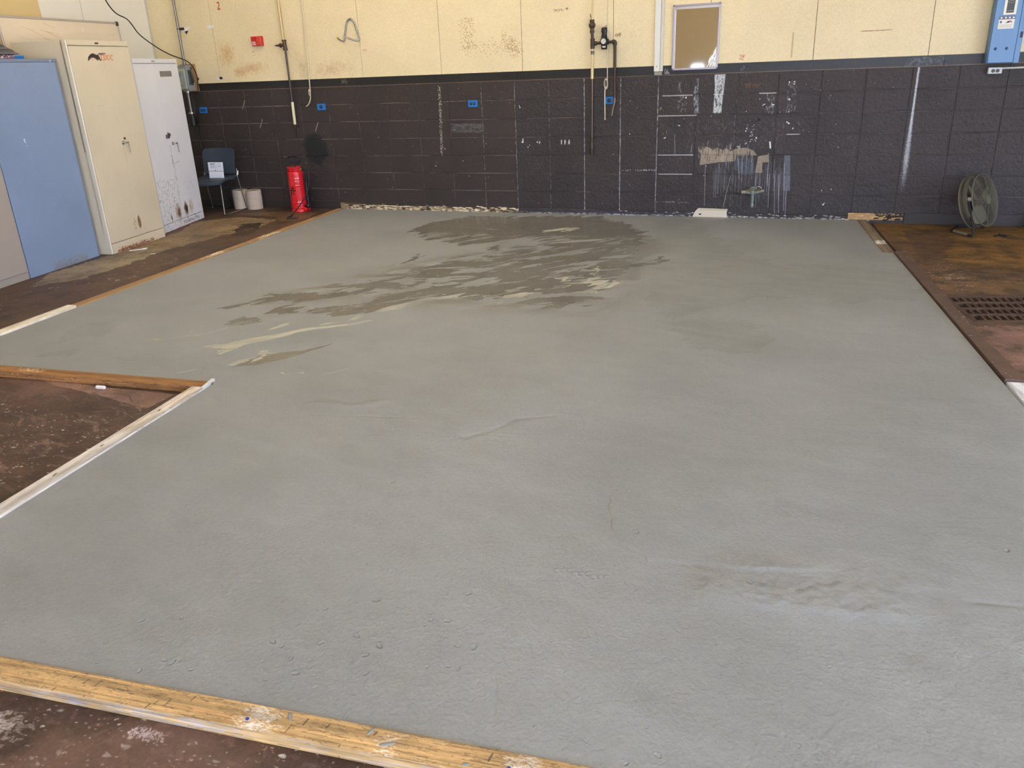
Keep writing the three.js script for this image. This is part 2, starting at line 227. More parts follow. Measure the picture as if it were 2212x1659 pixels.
  const PITS = [-1.36,-1.48,-1.34,-1.58,-1.29,-1.53,-1.28,-1.59,-1.13,-1.66,-1.11,-1.71,-1.09,-1.59,-1.20,-1.73,-1.15,-1.75,-.88,-1.78,-.83,-1.79,-.87,-1.69,-.84,-1.69,-1.23,-1.91,-1.02,-2.01,-.95,-2.03,-1.30,-1.82,-1.37,-1.82,-1.44,-1.63,-1.40,-1.62,-1.71,-1.46,-1.68,-1.46,-1.60,-1.45,-1.75,-1.40,-1.90,-1.39,-1.95,-1.47,-1.92,-1.59,-1.80,-1.64,-1.29,-1.67,-1.02,-1.84,-1.01,-1.87,-.96,-1.88,-.93,-1.67,-.50,-2.58,-.49,-2.56,-.76,-2.45,-.07,-2.36,-.30,-1.50,-.23,-1.55,.76,-2.80,-1.66,-3.11,-1.56,-2.66];
  // masks: red = wet, green = cream slurry, blue = slightly damp
  function maskOf(x0, x1, z0, z1, w, h) {
    const c = document.createElement('canvas'); c.width = w; c.height = h; const g = c.getContext('2d'); g.fillStyle = '#000'; g.fillRect(0, 0, w, h);
    const sx = w / (x1 - x0), sy = h / (z1 - z0); g.setTransform(sx, 0, 0, sy, -x0 * sx, -z0 * sy);
    g.globalCompositeOperation = 'lighter';
    for (const a of WET) fillPoly(g, a, '#f00');
    for (const a of DAMP) fillPoly(g, a, '#00f');
    g.globalCompositeOperation = 'source-over';
    for (const a of ISLE) fillPoly(g, a, '#000');
    g.globalCompositeOperation = 'lighter';
    for (const a of CREAM) fillPoly(g, a, '#0f0');
    for (const a of LINES) strokePoly(g, a, '#0f0', 0.014);
    return { d: g.getImageData(0, 0, w, h).data, w, h, x0, z0, sx, sy };
  }
  const out = [0, 0, 0];
  function look(m, x, z) {
    const fx = clamp((x - m.x0) * m.sx - 0.5, 0, m.w - 1.01), fy = clamp((z - m.z0) * m.sy - 0.5, 0, m.h - 1.01), ix = fx | 0, iy = fy | 0, a = fx - ix, b = fy - iy, k = (iy * m.w + ix) * 4, l = k + m.w * 4;
    for (let c = 0; c < 3; c++) out[c] = ((m.d[k + c] * (1 - a) + m.d[k + 4 + c] * a) * (1 - b) + (m.d[l + c] * (1 - a) + m.d[l + 4 + c] * a) * b) / 255;
    return out;
  }
  const mask = maskOf(-5.85, 1.3, -9.12, -1, 2048, 2326);
  const state = [0, 0, 0];
  function wetness(x, z) {
    // -> [wet, cream, damp], with edges drawn out into strokes by the trowel
    if (z > -3.35) { state[0] = state[1] = state[2] = 0; return state; }
    const u = x * 0.62 - z * 0.78, v = x * 0.78 + z * 0.62, far = sst(-3.4, -6, z);
    const w1 = fbm(u * 3.2 + 3, v * 11, 4) - 0.5, w2 = fbm(u * 9 + 40, v * 26 + 9, 3) - 0.5, w3 = fbm(x * 2.3, z * 2.3 + 5, 3) - 0.5;
    const k = 0.10 + 0.22 * far, q = (w1 * 0.9 + w2 * 0.5) * k, m = look(mask, x + q * 0.62 + w3 * k * 0.7, z - q * 0.78 * 1.5 + w3 * k * 0.5);
    const st = fbm(u * 6, v * 30, 3), st2 = fbm(u * 3.5 + 11, v * 17 + 4, 4);
    let wet = m[0], cream = m[1], damp = m[2];
    const open = sst(-8.0, -7.6, z);
    wet *= 1 - 0.8 * sst(0.55, 0.60, st2) * far * open;
    // loose strokes of the trowel in and round the wet area, in two directions
    const u2 = x * 0.93 - z * 0.36, v2 = x * 0.36 + z * 0.93, zone = sst(-4.9, -5.6, z) * sst(-0.9, -1.7, x) * sst(-4.4 - (5 + z) * 0.6, -3.8 - (5 + z) * 0.6, x) * open, sel = fbm(x * 1.4 + 9, z * 1.1, 2);
    const s1 = fbm(u * 2.6 + 5, v * 13 + 3, 5), s2 = fbm(u2 * 2.2 + 31, v2 * 9 + 7, 5), core = sst(0.42, 0.55, sel);
    wet = Math.max(wet, zone * (0.8 + 0.2 * core) * Math.max(sst(0.515, 0.545, s1), sst(0.55, 0.58, s2), 0.4 * sst(0.44, 0.5, s2)));
    const pale = sst(0.63, 0.66, fbm(u2 * 3 + 25, v2 * 13 + 13, 4)) * zone * core; wet *= 1 - pale;
    cream = Math.max(cream, 0.35 * pale * sst(0.5, 0.6, st));
    state[0] = wet; state[1] = cream * (0.75 + 0.5 * sst(0.4, 0.6, st)); state[2] = damp * 0.9; return state;
  }
  const dist = (x, z, a) => { let d = 9; for (let i = 0; i + 3 < a.length; i += 2) { const ex = a[i + 2] - a[i], ez = a[i + 3] - a[i + 1], t = clamp(((x - a[i]) * ex + (z - a[i + 1]) * ez) / (ex * ex + ez * ez)); d = Math.min(d, Math.hypot(x - a[i] - ex * t, z - a[i + 1] - ez * t)); } return d; };
  const pitGrid = {}; for (let i = 0; i < PITS.length; i += 2) (pitGrid[Math.floor(PITS[i] * 5) + ',' + Math.floor(PITS[i + 1] * 5)] ??= []).push([PITS[i], PITS[i + 1], 0.004 + 0.004 * ((i * 7919) % 100) / 100, (i * 0.7) % 3.1]);
  for (let i = 0; i < 70; i++) { const x = rr(-2.2, 0.5), z = rr(-2.1, -1.4); (pitGrid[Math.floor(x * 5) + ',' + Math.floor(z * 5)] ??= []).push([x, z, rr(0.002, 0.004), rr(0, 3.1)]); }
  const RIDGE = [[[-.64,-2.82,-.62,-2.69,-.58,-2.55,-.53,-2.48,-.47,-2.45,-.43,-2.41,-.41,-2.38], 0.010, 0.0006], [[-.18,-2.43,.01,-2.48,.22,-2.525], 0.022, 0.009, (x) => -2.478 - 0.24 * (x - 0.01)], [[-.28,-2.28,-.12,-2.27,.05,-2.29,.26,-2.31,.48,-2.34], 0.055, 0.016, (x) => -2.285 - 0.1 * x], [[.42,-2.51,.52,-2.50,.57,-2.37,.69,-2.17], 0.04, 0.006], [[.58,-2.45,.67,-2.46,.75,-2.47], 0.012, -0.003], [[-2.38,-3.34,-2.16,-3.35,-2.03,-3.46], 0.035, 0.007], [[-1.44,-3.15,-1.34,-3.25,-1.28,-3.41,-1.1,-3.5], 0.02, -0.005], [[-1.33,-3.23,-1.17,-3.25], 0.006, 0.002], [[-1.36,-3.19,-1.2,-3.2], 0.006, 0.002], [[-1.55,-2.92,-1.47,-2.99], 0.01, 0.002], [[-.75,-1.73,-.71,-1.66,-.67,-1.53], 0.006, -0.002], [[-1.78,-1.89,-1.74,-1.80], 0.012, 0.003], [[-.41,-2.38,-.3,-2.4,-.14,-2.42], 0.02, -0.004], [[-2.3,-3.2,-1.75,-3.3], 0.012, -0.003], [[.7,-5.6,.93,-5.3,1.02,-5.0,1.12,-4.85], 0.03, 0.003]];
  const SHELL = []; for (let i = 0; i < 9; i++) SHELL.push([-.70 + i * 0.022, -2.24 - (i % 3) * 0.006]);
  function height(x, z) {  // metres
    let h = (fbm(x * 1.1, z * 1.1 + 4, 3) - 0.5) * 0.006 + (fbm(x * 6 + z * 3, z * 9 - x * 2, 3) - 0.5) * 0.0022 + (vn(x * 90, z * 90) - 0.5) * 0.0009 + (vn(x * 190, z * 190) - 0.5) * 0.001;
    h += 0.0006 * (fbm(x * 5, z * 60 + x * 14, 2) - 0.5);
    if (z > -3.7) {
      for (const [a, w0, k, soft] of RIDGE) { const d = dist(x, z, a); let w = w0, e = 1; if (soft) { if (z < soft(x)) w = w0 * 3; e = sst(a[0] - 0.02, a[0] + 0.14, x) * sst(a[a.length - 2] + 0.02, a[a.length - 2] - 0.16, x); } if (d < w * 2.2) h += 0.75 * e * k * Math.exp(-d * d / (w * w)) * (0.8 + 0.4 * vn(x * 40, z * 40)); }
      if (z > -2.86 && z < -2.36 && x > -0.68 && x < 0.2) { // the lip of a patch trowelled over the rest
        const L = RIDGE[0][0]; let xl = L[0]; for (let i = 0; i + 3 < L.length; i += 2) if (z >= L[i + 1] && z <= L[i + 3]) xl = mix(L[i], L[i + 2], (z - L[i + 1]) / (L[i + 3] - L[i + 1])); if (z > -2.38) xl = -0.41;
        xl += (fbm(z * 14, 3.3, 3) - 0.5) * 0.03; const e = x - xl;
        if (e > -0.006) h += 0.0034 * sst(-0.006, 0.004, e) * sst(0.42, 0.02, e) * sst(-2.86, -2.72, z) * sst(-2.36, -2.4, z);
      }
      for (const [px, pz] of SHELL) { const d = Math.hypot((x - px), (z - pz) * 1.0); h += 0.0022 * Math.exp(-((d - 0.013) ** 2) / 0.00001) * (x < px ? 1 : 0.1); }
      const i = Math.floor(x * 5), j = Math.floor(z * 5);
      for (let a = -1; a <= 1; a++) for (let b = -1; b <= 1; b++) { const l = pitGrid[(i + a) + ',' + (j + b)]; if (l) for (const [px, pz, s, t] of l) { const ex = (x - px) * Math.cos(t) + (z - pz) * Math.sin(t), ez = -(x - px) * Math.sin(t) + (z - pz) * Math.cos(t), d = Math.hypot(ex / 1.7, ez) / s; if (d < 2) h -= 0.42 * s * sst(1.15, 0.7, d) - 0.12 * s * Math.exp(-((d - 1.3) ** 2) * 8); } }
    }
    return h;
  }
  function pourMaterial(x0, x1, z0, z1, w, h, kind) {
    const col = new Uint8Array(w * h * 4), rough = new Uint8Array(w * h), hh = new Float32Array(w * h), S = 0.06;
    for (let j = 0; j < h; j++) for (let i = 0; i < w; i++) {
      const x = x0 + (i + 0.5) / w * (x1 - x0), z = z0 + (j + 0.5) / h * (z1 - z0), n = j * w + i, s = wetness(x, z), wet = s[0], cream = s[1], damp = s[2];
      const mot = fbm(x * 1.7 + 5, z * 1.7, 4) - 0.5, str = fbm(x * 5 + z * 2.5, z * 14 - x * 4, 3) - 0.5, fine = vn(x * 150, z * 150) - 0.5;
      const k = 1 + mot * 0.11 + str * 0.08 + fine * 0.03;
      let r = 152 * k, g = 154 * k, b = 152 * k;
      r = mix(r, 144 * k, damp * 0.8); g = mix(g, 146 * k, damp * 0.8); b = mix(b, 142 * k, damp * 0.8);
      r = mix(r, 134 * k, wet); g = mix(g, 130 * k, wet); b = mix(b, 119 * k, wet);
      r = mix(r, 186, cream); g = mix(g, 184, cream); b = mix(b, 167, cream);
      col[n * 4] = r; col[n * 4 + 1] = g; col[n * 4 + 2] = b; col[n * 4 + 3] = 255;
      rough[n] = 255 * clamp(mix(mix(0.58 + str * 0.2, 0.56, damp), 0.09, wet) + cream * 0.25, 0.06, 1);
      hh[n] = 0.5 + (height(x, z) - wet * 0.0012 + cream * 0.0018) / S;
    }
    const R = new Uint8Array(w * h * 4); for (let i = 0; i < w * h; i++) { R[i * 4] = R[i * 4 + 1] = R[i * 4 + 2] = rough[i]; R[i * 4 + 3] = 255; }
    return new THREE.MeshPhysicalMaterial({ map: dataTex(col, w, h, true), roughnessMap: dataTex(R, w, h), roughness: 1, bumpMap: dataTex(hh, w, h, false, THREE.RedFormat, THREE.FloatType), bumpScale: S });
  }
  const zA = -4, zB = -2.4, lx = (z) => -5.71 + (z + 9.08) * 0.0662, rx = (z) => z < -7.57 ? 0.59 + (z + 9.07) * 0.095 : 0.733 + (z + 7.57) * 0.1;
  const topOf = (pts) => { const g = new THREE.ShapeGeometry(new THREE.Shape(pts.map(([x, z]) => new THREE.Vector2(x, -z)))); g.rotateX(-Math.PI / 2); g.translate(0, POUR, 0); return g; };
  const cut2 = (z) => -3.115 + (z + 3.36) * 0.062;
  const farTop = topOf([[lx(ZW), ZW], [rx(ZW), ZW], [rx(-7.57), -7.57], [rx(zA), zA], [lx(zA), zA]]);
  const midTop = topOf([[lx(zA), zA], [rx(zA), zA], [rx(zB), zB], [cut2(zB), zB], [cut2(-3.44), -3.44], [-4.7, -3.355], [-5.33, -3.31], [lx(-3.4), -3.4]]);
  const nearOut = [[cut2(zB), zB], [rx(zB), zB], [rx(0.5), 0.5], [0.9, -1.56], [-0.38, -1.463], [-0.84, -1.424], [-1.71, -1.355], [-2.22, -1.318], [-2.96, -1.26]];
  const nearTop = topOf([[cut2(zB), zB], [rx(zB), zB], [1.4, -1.6], [-0.38, -1.463], [-2.22, -1.318], [-2.98, -1.26]]);
  const F = [-5.85, 1.2, ZW, zA], Mi = [-5.6, 1.3, zA, zB], Nr = [-3.1, 1.45, zB, -1.2];
  planarUV(farTop, 'x', 'z', ...F); planarUV(midTop, 'x', 'z', ...Mi); planarUV(nearTop, 'x', 'z', ...Nr);
  const body = planarUV(slab([[lx(ZW), ZW], [rx(ZW), ZW], [rx(-7.57), -7.57], [rx(zB), zB], [1.4, -1.6], [-0.38, -1.463], [-2.22, -1.318], [-2.98, -1.26], [cut2(-3.44), -3.44], [-4.7, -3.355], [-5.33, -3.31], [lx(-3.4), -3.4]], POUR - 0.0005, POUR - 0.001), 'x', 'z', ...F);
  const geo = mergeGeometries([join([farTop, body]), join([midTop]), join([nearTop])], true);
  const slabMesh = shade(new THREE.Mesh(geo, [pourMaterial(...F, 2048, 1536), pourMaterial(...Mi, 2048, 480), pourMaterial(...Nr, 2048, 540)]));
  slabMesh.name = 'concrete_slab'; scene.add(slabMesh);
  tag(slabMesh, 'freshly poured smooth grey concrete slab filling the middle of the floor', 'concrete');
}

// ------------------------------------------------------------------ back wall
const BX0 = -6.89328, BW = 0.4064, BH = 0.2032, BT = 1.509, jointX = (k) => BX0 + BW * k;
const XS = jointX(9);
{
  const wall = structGroup('wall_back');
  const darkPx = (x, y, c) => { const n = fbm(x * 3, y * 3, 4) - 0.5, f = vn(x * 130, y * 130) - 0.5; const k = 1 + n * 0.22 + f * 0.16; for (let i = 0; i < 3; i++) c[i] *= k; };
  const speck = (g, n, x0, x1, y0, y1, c, a, b) => { for (let i = 0; i < n; i++) { const x = rr(x0, x1), y = rr(y0, y1), s = rr(a, b); fillPoly(g, [0, 1, 2, 3, 4].flatMap((k) => [x + Math.cos(k * 1.257) * s * rr(0.4, 1), y + Math.sin(k * 1.257) * s * rr(0.4, 1.2)]), c); } };
  const flakes = (g, x0, x1, y0, y1, n, cols, s) => { for (let i = 0; i < n; i++) { const x = rr(x0, x1), y = rr(y0, y1), w = rr(0.3, 1) * s; fillPoly(g, [x - w, y, x - w * 0.4, y + rr(0.1, 0.5) * s * 0.5, x + w * 0.6, y + rr(0.1, 0.4) * s * 0.5, x + w, y - rr(0, 0.2) * s, x + w * 0.1, y - rr(0.2, 0.5) * s * 0.5], cols[Math.floor(rnd() * cols.length)]); } };
  function joints(g, x0, x1) {
    for (let r = 1; r <= 7; r++) { const y = BT - BH * r; strokePoly(g, [x0, y, x1, y], 'rgb(62,54,52)', 0.013); for (let i = 0; i < 26; i++) { const x = rr(x0, x1); strokePoly(g, [x, y, x + rr(0.05, 0.5), y], `rgba(165,150,136,${rr(0.2, 0.6) * (x < -2.5 ? 1 : 0.35)})`, 0.005); } }
    for (let k = -4; k < 26; k++) { const x = jointX(k); if (x < x0 - 0.1 || x > x1 + 0.1) continue; strokePoly(g, [x, 0, x, BT], 'rgb(62,54,52)', 0.013);
      for (let y = 0; y < BT; y += 0.1) if (rnd() < 0.7 && k < 13) strokePoly(g, [x, y, x, y + 0.09], `rgba(165,152,138,${rr(0, 0.55)})`, 0.006);
      const white = { 8: 0.5, 9: 0.55, 10: 0.5, 11: 0.95, 12: 0.95, 13: 0.9, 15: 0.4 }[k];
      if (white) for (let y = 0.09; y < BT; y += 0.02) if (rnd() < white) strokePoly(g, [x + rr(-0.002, 0.002), y, x + rr(-0.002, 0.002), y + 0.022], `rgba(188,184,188,${rr(0.5, 0.95) * (k < 14 && k > 10 ? 1 : white)})`, rr(0.004, 0.012)); }
  }
  const base = [58, 49, 46];
  const tl = worldTex(-8.3, XS, 0, BT, 2048, 608, { base, draw: (g) => {
    joints(g, -8.3, XS);
    speck(g, 260, -7.6, XS, 0.1, BT, 'rgb(170,160,150)', 0.002, 0.006); speck(g, 16, -7.2, XS, 0.1, 1.4, 'rgb(225,218,210)', 0.005, 0.01);
    for (let i = 0; i < 420; i++) { const y = rr(0.7, 1.48), x = -4.16 - (1.48 - y) * 0.03 + (rr(-1, 1) + rr(-1, 1)) * 0.012; speck(g, 1, x, x, y, y, 'rgb(205,198,192)', 0.002, 0.006); }
    for (let i = 0; i < 240; i++) { const x = rr(-4.05, -3.65), y = 1.01 + rr(-0.05, 0.05); strokePoly(g, [x, y, x + rr(0.01, 0.05), y], 'rgba(110,112,112,.35)', 0.008); }
    for (let i = 0; i < 300; i++) { const a = rr(0, 6.3), q = Math.sqrt(rnd()), x = -5.93 + Math.cos(a) * q * 0.15, y = 0.79 + Math.sin(a) * q * 0.17; strokePoly(g, [x, y, x + rr(-0.05, 0.05), y - rr(0, 0.05)], 'rgba(28,30,32,.5)', rr(0.015, 0.05)); }
    for (const [x, y] of [[-6.95, 1.28], [-6.72, 1.05], [-5.9, 1.0]]) strokePoly(g, [x, y, x + 0.03, y + 0.06, x + 0.05, y + 0.1], 'rgb(150,140,130)', 0.012);
    // glue and plaster left bare where the base came off
    fillPoly(g, [-5.66, 0.0, XS, 0.0, XS, 0.072, -3.6, 0.075, -4.4, 0.095, -5.0, 0.105, -5.66, 0.118], 'rgb(150,128,100)');
    flakes(g, -5.62, XS, 0.035, 0.1, 260, ['rgb(222,204,168)', 'rgb(206,184,146)', 'rgb(60,48,40)', 'rgb(226,212,184)', 'rgb(70,52,40)'], 0.05);
    strokePoly(g, [-5.6, 0.108, -5.0, 0.1, -4.4, 0.092], 'rgb(40,32,28)', 0.01);
    fillPoly(g, [-8.3, 0, -5.66, 0, -5.66, 0.02, -8.3, 0.02], 'rgb(50,40,34)');
  }, px: darkPx });
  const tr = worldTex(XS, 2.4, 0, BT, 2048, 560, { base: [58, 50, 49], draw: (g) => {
    joints(g, XS, 2.4);
    speck(g, 420, XS, 0.9, 0.1, BT, 'rgb(150,146,146)', 0.002, 0.006); speck(g, 60, -2.2, 0.4, 0.15, 1.45, 'rgb(215,214,214)', 0.003, 0.008);
    const chalk = (a, n, c) => { g.save(); path(g, a); g.closePath(); g.clip(); let x0 = 9, x1 = -9, y0 = 9, y1 = -9; for (let i = 0; i < a.length; i += 2) { x0 = Math.min(x0, a[i]); x1 = Math.max(x1, a[i]); y0 = Math.min(y0, a[i + 1]); y1 = Math.max(y1, a[i + 1]); } for (let i = 0; i < n; i++) { const x = rr(x0, x1), y = rr(y0, y1); strokePoly(g, [x, y, x + rr(-0.01, 0.01), y + rr(0.005, 0.03)], c, rr(0.003, 0.012)); } g.restore(); };
    chalk([-1.03,1.50,-.92,1.50,-.93,1.32,-.94,1.20,-.94,1.11,-1.03,1.12,-1.02,1.32], 520, 'rgba(205,208,208,.7)');
    chalk([-1.21,1.47,-1.19,1.47,-1.19,1.32,-1.17,1.11,-1.22,1.11,-1.24,1.30], 150, 'rgba(170,172,178,.6)');
    chalk([-1.40,1.47,-1.36,1.46,-1.37,1.38,-1.30,1.23,-1.31,1.14,-1.40,1.14,-1.40,1.36], 80, 'rgba(150,150,154,.5)');
    chalk([-.3,1.42,-.22,1.42,-.2,1.1,-.3,1.1], 50, 'rgba(150,150,154,.4)'); chalk([-.5,1.3,-.42,1.3,-.42,1.1,-.5,1.1], 50, 'rgba(160,160,164,.4)');
    chalk([-1.3,1.05,-.3,1.05,-.3,.72,-1.3,.72], 300, 'rgba(120,118,116,.3)');
    fillPoly(g, [-.75,.69,-.59,.68,-.56,.49,-.69,.49,-.78,.55], 'rgb(72,74,82)'); fillPoly(g, [-.28,.69,-.22,.69,-.19,.33,-.26,.33], 'rgb(98,98,108)');
    for (let i = 0; i < 110; i++) { const x = rr(-1.0, -0.2), y = rr(0.45, 0.68); strokePoly(g, [x, y, x + rr(-0.005, 0.008), y - rr(0.05, 0.35)], rnd() < 0.4 ? 'rgba(170,178,196,.4)' : 'rgba(120,122,132,.35)', rr(0.003, 0.008)); }
    const D = [-1.08,.60,-1.07,.16,-.81,.47,-.87,.14,-1.23,.81,-1.24,.72,-1.42,.91,-1.41,.71,-.41,.49,-.40,.15,-.32,.49,-.29,.10,-.23,.33,-.22,.07,-.36,.49,-.33,.08,-.74,.66,-.72,.45,-.7,.66,-.69,.42,-.27,.6,-.24,.12];
    for (let i = 0; i < D.length; i += 4) strokePoly(g, D.slice(i, i + 4), 'rgba(175,178,190,.7)', 0.006);
    const tan = 'rgb(146,132,114)';
    fillPoly(g, [-1.17,.80,-1.14,.74,-1.1,.785,-1.04,.77,-1.0,.745,-.97,.775,-.90,.745,-.87,.77,-.83,.73,-.77,.76,-.67,.77,-.59,.74,-.55,.69,-.65,.69,-.76,.69,-.77,.63,-.94,.62,-1.14,.59,-1.14,.70], tan);
    fillPoly(g, [-.54,.68,-.50,.69,-.43,.70,-.43,.62,-.49,.62,-.49,.51,-.56,.51], tan);
    for (let i = 0; i < 90; i++) { const x = rr(-1.16, -0.6), y = rr(0.69, 0.83); strokePoly(g, [x, y, x + rr(-0.004, 0.004), y - rr(0.02, 0.08)], rnd() < 0.5 ? 'rgba(70,60,54,.8)' : 'rgba(176,160,140,.6)', rr(0.003, 0.01)); }
    const S = [-1.32,1.28,-1.38,.99,-1.52,.88,-.61,.99,-.60,.95,-.61,.90,-.62,.84,-.58,.84,-.67,.95,-.28,1.39,-.23,1.40,-.27,1.24,-.17,1.01,-.27,1.01,-.22,.96,-.26,1.13,-.42,1.19,-.52,1.20,-.74,.77,-.68,.81,-3.15,.85,-2.97,.85,-2.95,.83,-3.08,.80,-2.70,.84,-2.65,.84,-2.60,.84,-3.17,1.23,.15,.2,-.62,.93,-.63,.88,-.57,.87];
    for (let i = 0; i < S.length; i += 2) speck(g, 3, S[i] - 0.012, S[i] + 0.012, S[i + 1] - 0.014, S[i + 1] + 0.014, 'rgb(228,228,224)', 0.004, 0.011);
    fillPoly(g, [-.44,.83,-.425,.83,-.415,.76,-.43,.76], 'rgb(235,235,230)');
    for (const [x, y] of [[-2.69, .84], [-2.65, .84], [-2.6, .84], [-3.15, .86]]) strokePoly(g, [x, y - 0.02, x, y + 0.02], 'rgb(226,224,216)', 0.012);
    for (let i = 0; i < 60; i++) speck(g, 1, -.72, -.57, 1.37, 1.4, rnd() < 0.5 ? 'rgb(70,44,28)' : 'rgb(110,78,52)', 0.005, 0.014);
    speck(g, 1, -.56, -.56, 1.05, 1.05, 'rgb(28,26,26)', 0.02, 0.03); speck(g, 3, -1.59, -1.57, 1.17, 1.19, 'rgb(130,116,70)', 0.008, 0.014);
    for (const a of [[-1.56,1.30,-1.25,1.30],[-1.03,1.30,-.93,1.30],[-1.60,1.10,-1.20,1.09],[-.57,1.31,-.41,1.30],[-1.58,.48,-1.22,.49],[-1.59,.69,-1.22,.69],[-.27,.90,-.15,.89]]) { a[1] = a[3] = BT - BH * Math.round((BT - a[1]) / BH); strokePoly(g, a, 'rgba(215,212,210,.85)', 0.01); }
    for (let i = 0; i < 40; i++) { const x = -2 + rr(0, 0.4); speck(g, 1, x, x, 0.528, 0.54, 'rgb(220,218,214)', 0.003, 0.008); const x2 = rr(-1.6, -1.2); speck(g, 1, x2, x2, 0.18, 0.2, 'rgb(190,188,186)', 0.003, 0.006); }
    // streak of light painted into the wall colour as fine pale flecks
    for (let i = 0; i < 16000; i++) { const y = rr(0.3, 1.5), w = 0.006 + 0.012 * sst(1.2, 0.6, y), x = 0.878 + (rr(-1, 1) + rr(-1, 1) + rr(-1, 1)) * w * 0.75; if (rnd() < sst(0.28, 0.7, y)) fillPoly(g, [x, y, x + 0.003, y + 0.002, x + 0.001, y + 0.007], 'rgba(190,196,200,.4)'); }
    // crust along the pour
    flakes(g, XS, 0.6, 0.036, 0.05, 260, ['rgb(206,200,192)', 'rgb(170,164,158)', 'rgb(120,114,112)'], 0.03);
    flakes(g, -2.1, 0.4, 0.06, 0.085, 90, ['rgb(222,216,208)', 'rgb(40,34,34)'], 0.022);
    fillPoly(g, [XS, 0.045, -1.2, 0.045, -1.2, 0.08, XS, 0.08], 'rgba(70,70,92,.35)');
  }, px: darkPx });
  const bt = tileTex(256, (u, v) => 0.5 * vn((u * 32) % 256, (v * 32) % 256) + 0.3 * vn((u * 64) % 256, (v * 64) % 256) + 0.2 * vn(u * 128, v * 128));
  const bl = bt.clone(), br = bt.clone(); bl.repeat.set(6, 2); br.repeat.set(8, 2); bl.needsUpdate = br.needsUpdate = true;
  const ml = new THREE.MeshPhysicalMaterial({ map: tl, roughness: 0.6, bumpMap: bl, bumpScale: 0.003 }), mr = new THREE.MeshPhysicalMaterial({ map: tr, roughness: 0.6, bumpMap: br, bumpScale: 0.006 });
  const uvRange = (x) => x < XS ? [-8.3, XS] : [XS, 2.4];
  // mortar bed behind the blocks
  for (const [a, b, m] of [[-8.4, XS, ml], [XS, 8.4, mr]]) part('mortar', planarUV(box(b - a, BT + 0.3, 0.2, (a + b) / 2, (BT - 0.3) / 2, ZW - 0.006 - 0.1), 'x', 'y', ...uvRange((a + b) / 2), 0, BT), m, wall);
  function block(x0, x1, y0, y1) {
    const c = 0.004, z = ZW + rr(-0.0006, 0.0006), zb = ZW - 0.008, a = [x0, y0, zb], b = [x1, y0, zb], d = [x1, y1, zb], e = [x0, y1, zb], A = [x0 + c, y0 + c, z], B = [x1 - c, y0 + c, z], D = [x1 - c, y1 - c, z], E = [x0 + c, y1 - c, z];
    const q = (p, r, s, t) => [p, r, s, p, s, t].flat(), g = new THREE.BufferGeometry();
    g.setAttribute('position', new THREE.BufferAttribute(new Float32Array([...q(A, B, D, E), ...q(a, b, B, A), ...q(b, d, D, B), ...q(d, e, E, D), ...q(e, a, A, E)]), 3));
    g.computeVertexNormals();
    const mid = (x0 + x1) / 2;
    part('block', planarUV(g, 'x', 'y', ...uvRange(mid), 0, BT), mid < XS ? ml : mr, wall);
  }
  const j = 0.0035;
  for (let r = 0; r < 8; r++) for (let k = -4; k < 25; k++) {
    const y1 = BT - BH * r, y0 = Math.max(y1 - BH, -0.02); let x0 = jointX(k), x1 = jointX(k + 1); if (x1 < -8.2) continue; x0 = Math.max(x0, -8.28);
    if (r === 7) { if (k % 3) continue; x1 = Math.min(jointX(k + 3), 3.8); block(x0 + 0.001, x1 - 0.001, y0, y1 - j); continue; }
    block(x0 + j, x1 - j, y0 + j, y1 - (r ? j : 0));
  }
  // yellow panels above
  const PY = 1.605, PX = [-8.3, -7.213, -6.18, -5.147, -4.117, -3.127, -2.1, -1.1, -0.086, 0.943, 1.95, 2.97, 8.4];
  const ty = worldTex(-8.3, 2.4, PY, 2.75, 2048, 384, { base: [238, 219, 176], draw: (g) => {
    const soft = (x, y, rx, ry, n, c) => { for (let i = 0; i < n; i++) { const a = rr(0, 6.3), q = Math.sqrt(rnd()) * (0.6 + 0.4 * rnd()); speck(g, 1, x + Math.cos(a) * q * rx, x + Math.cos(a) * q * rx, y + Math.sin(a) * q * ry, y + Math.sin(a) * q * ry, c, 0.01, 0.035); } };
    const blot = (x, y, rx, ry, n, c) => { for (let i = 0; i < n; i++) speck(g, 1, x + (rr(-1, 1) + rr(-1, 1)) * rx * 0.6, x, y + (rr(-1, 1) + rr(-1, 1)) * ry * 0.6, y, c, 0.012, 0.04); };
    void soft; const B2 = (x, y, rx, ry, n, c) => { for (let i = 0; i < n; i++) { const X = x + (rr(-1, 1) + rr(-1, 1)) * rx * 0.55, Y = y + (rr(-1, 1) + rr(-1, 1)) * ry * 0.55; speck(g, 1, X, X, Y, Y, c, 0.01, 0.035); } }; void blot;
    B2(-7.06, 1.95, 0.13, 0.16, 420, 'rgba(206,158,84,.06)'); B2(-6.72, 1.76, 0.24, 0.08, 380, 'rgba(206,160,96,.06)'); B2(-6.9, 1.72, 0.1, 0.06, 140, 'rgba(206,150,90,.06)'); B2(-5.55, 1.71, 0.34, 0.1, 420, 'rgba(190,150,104,.05)'); B2(-5.98, 1.72, 0.06, 0.16, 200, 'rgba(190,160,120,.045)'); B2(-6.05, 1.9, 0.1, 0.25, 240, 'rgba(200,176,140,.04)'); B2(-1.9, 1.85, 0.25, 0.3, 300, 'rgba(196,170,136,.03)');
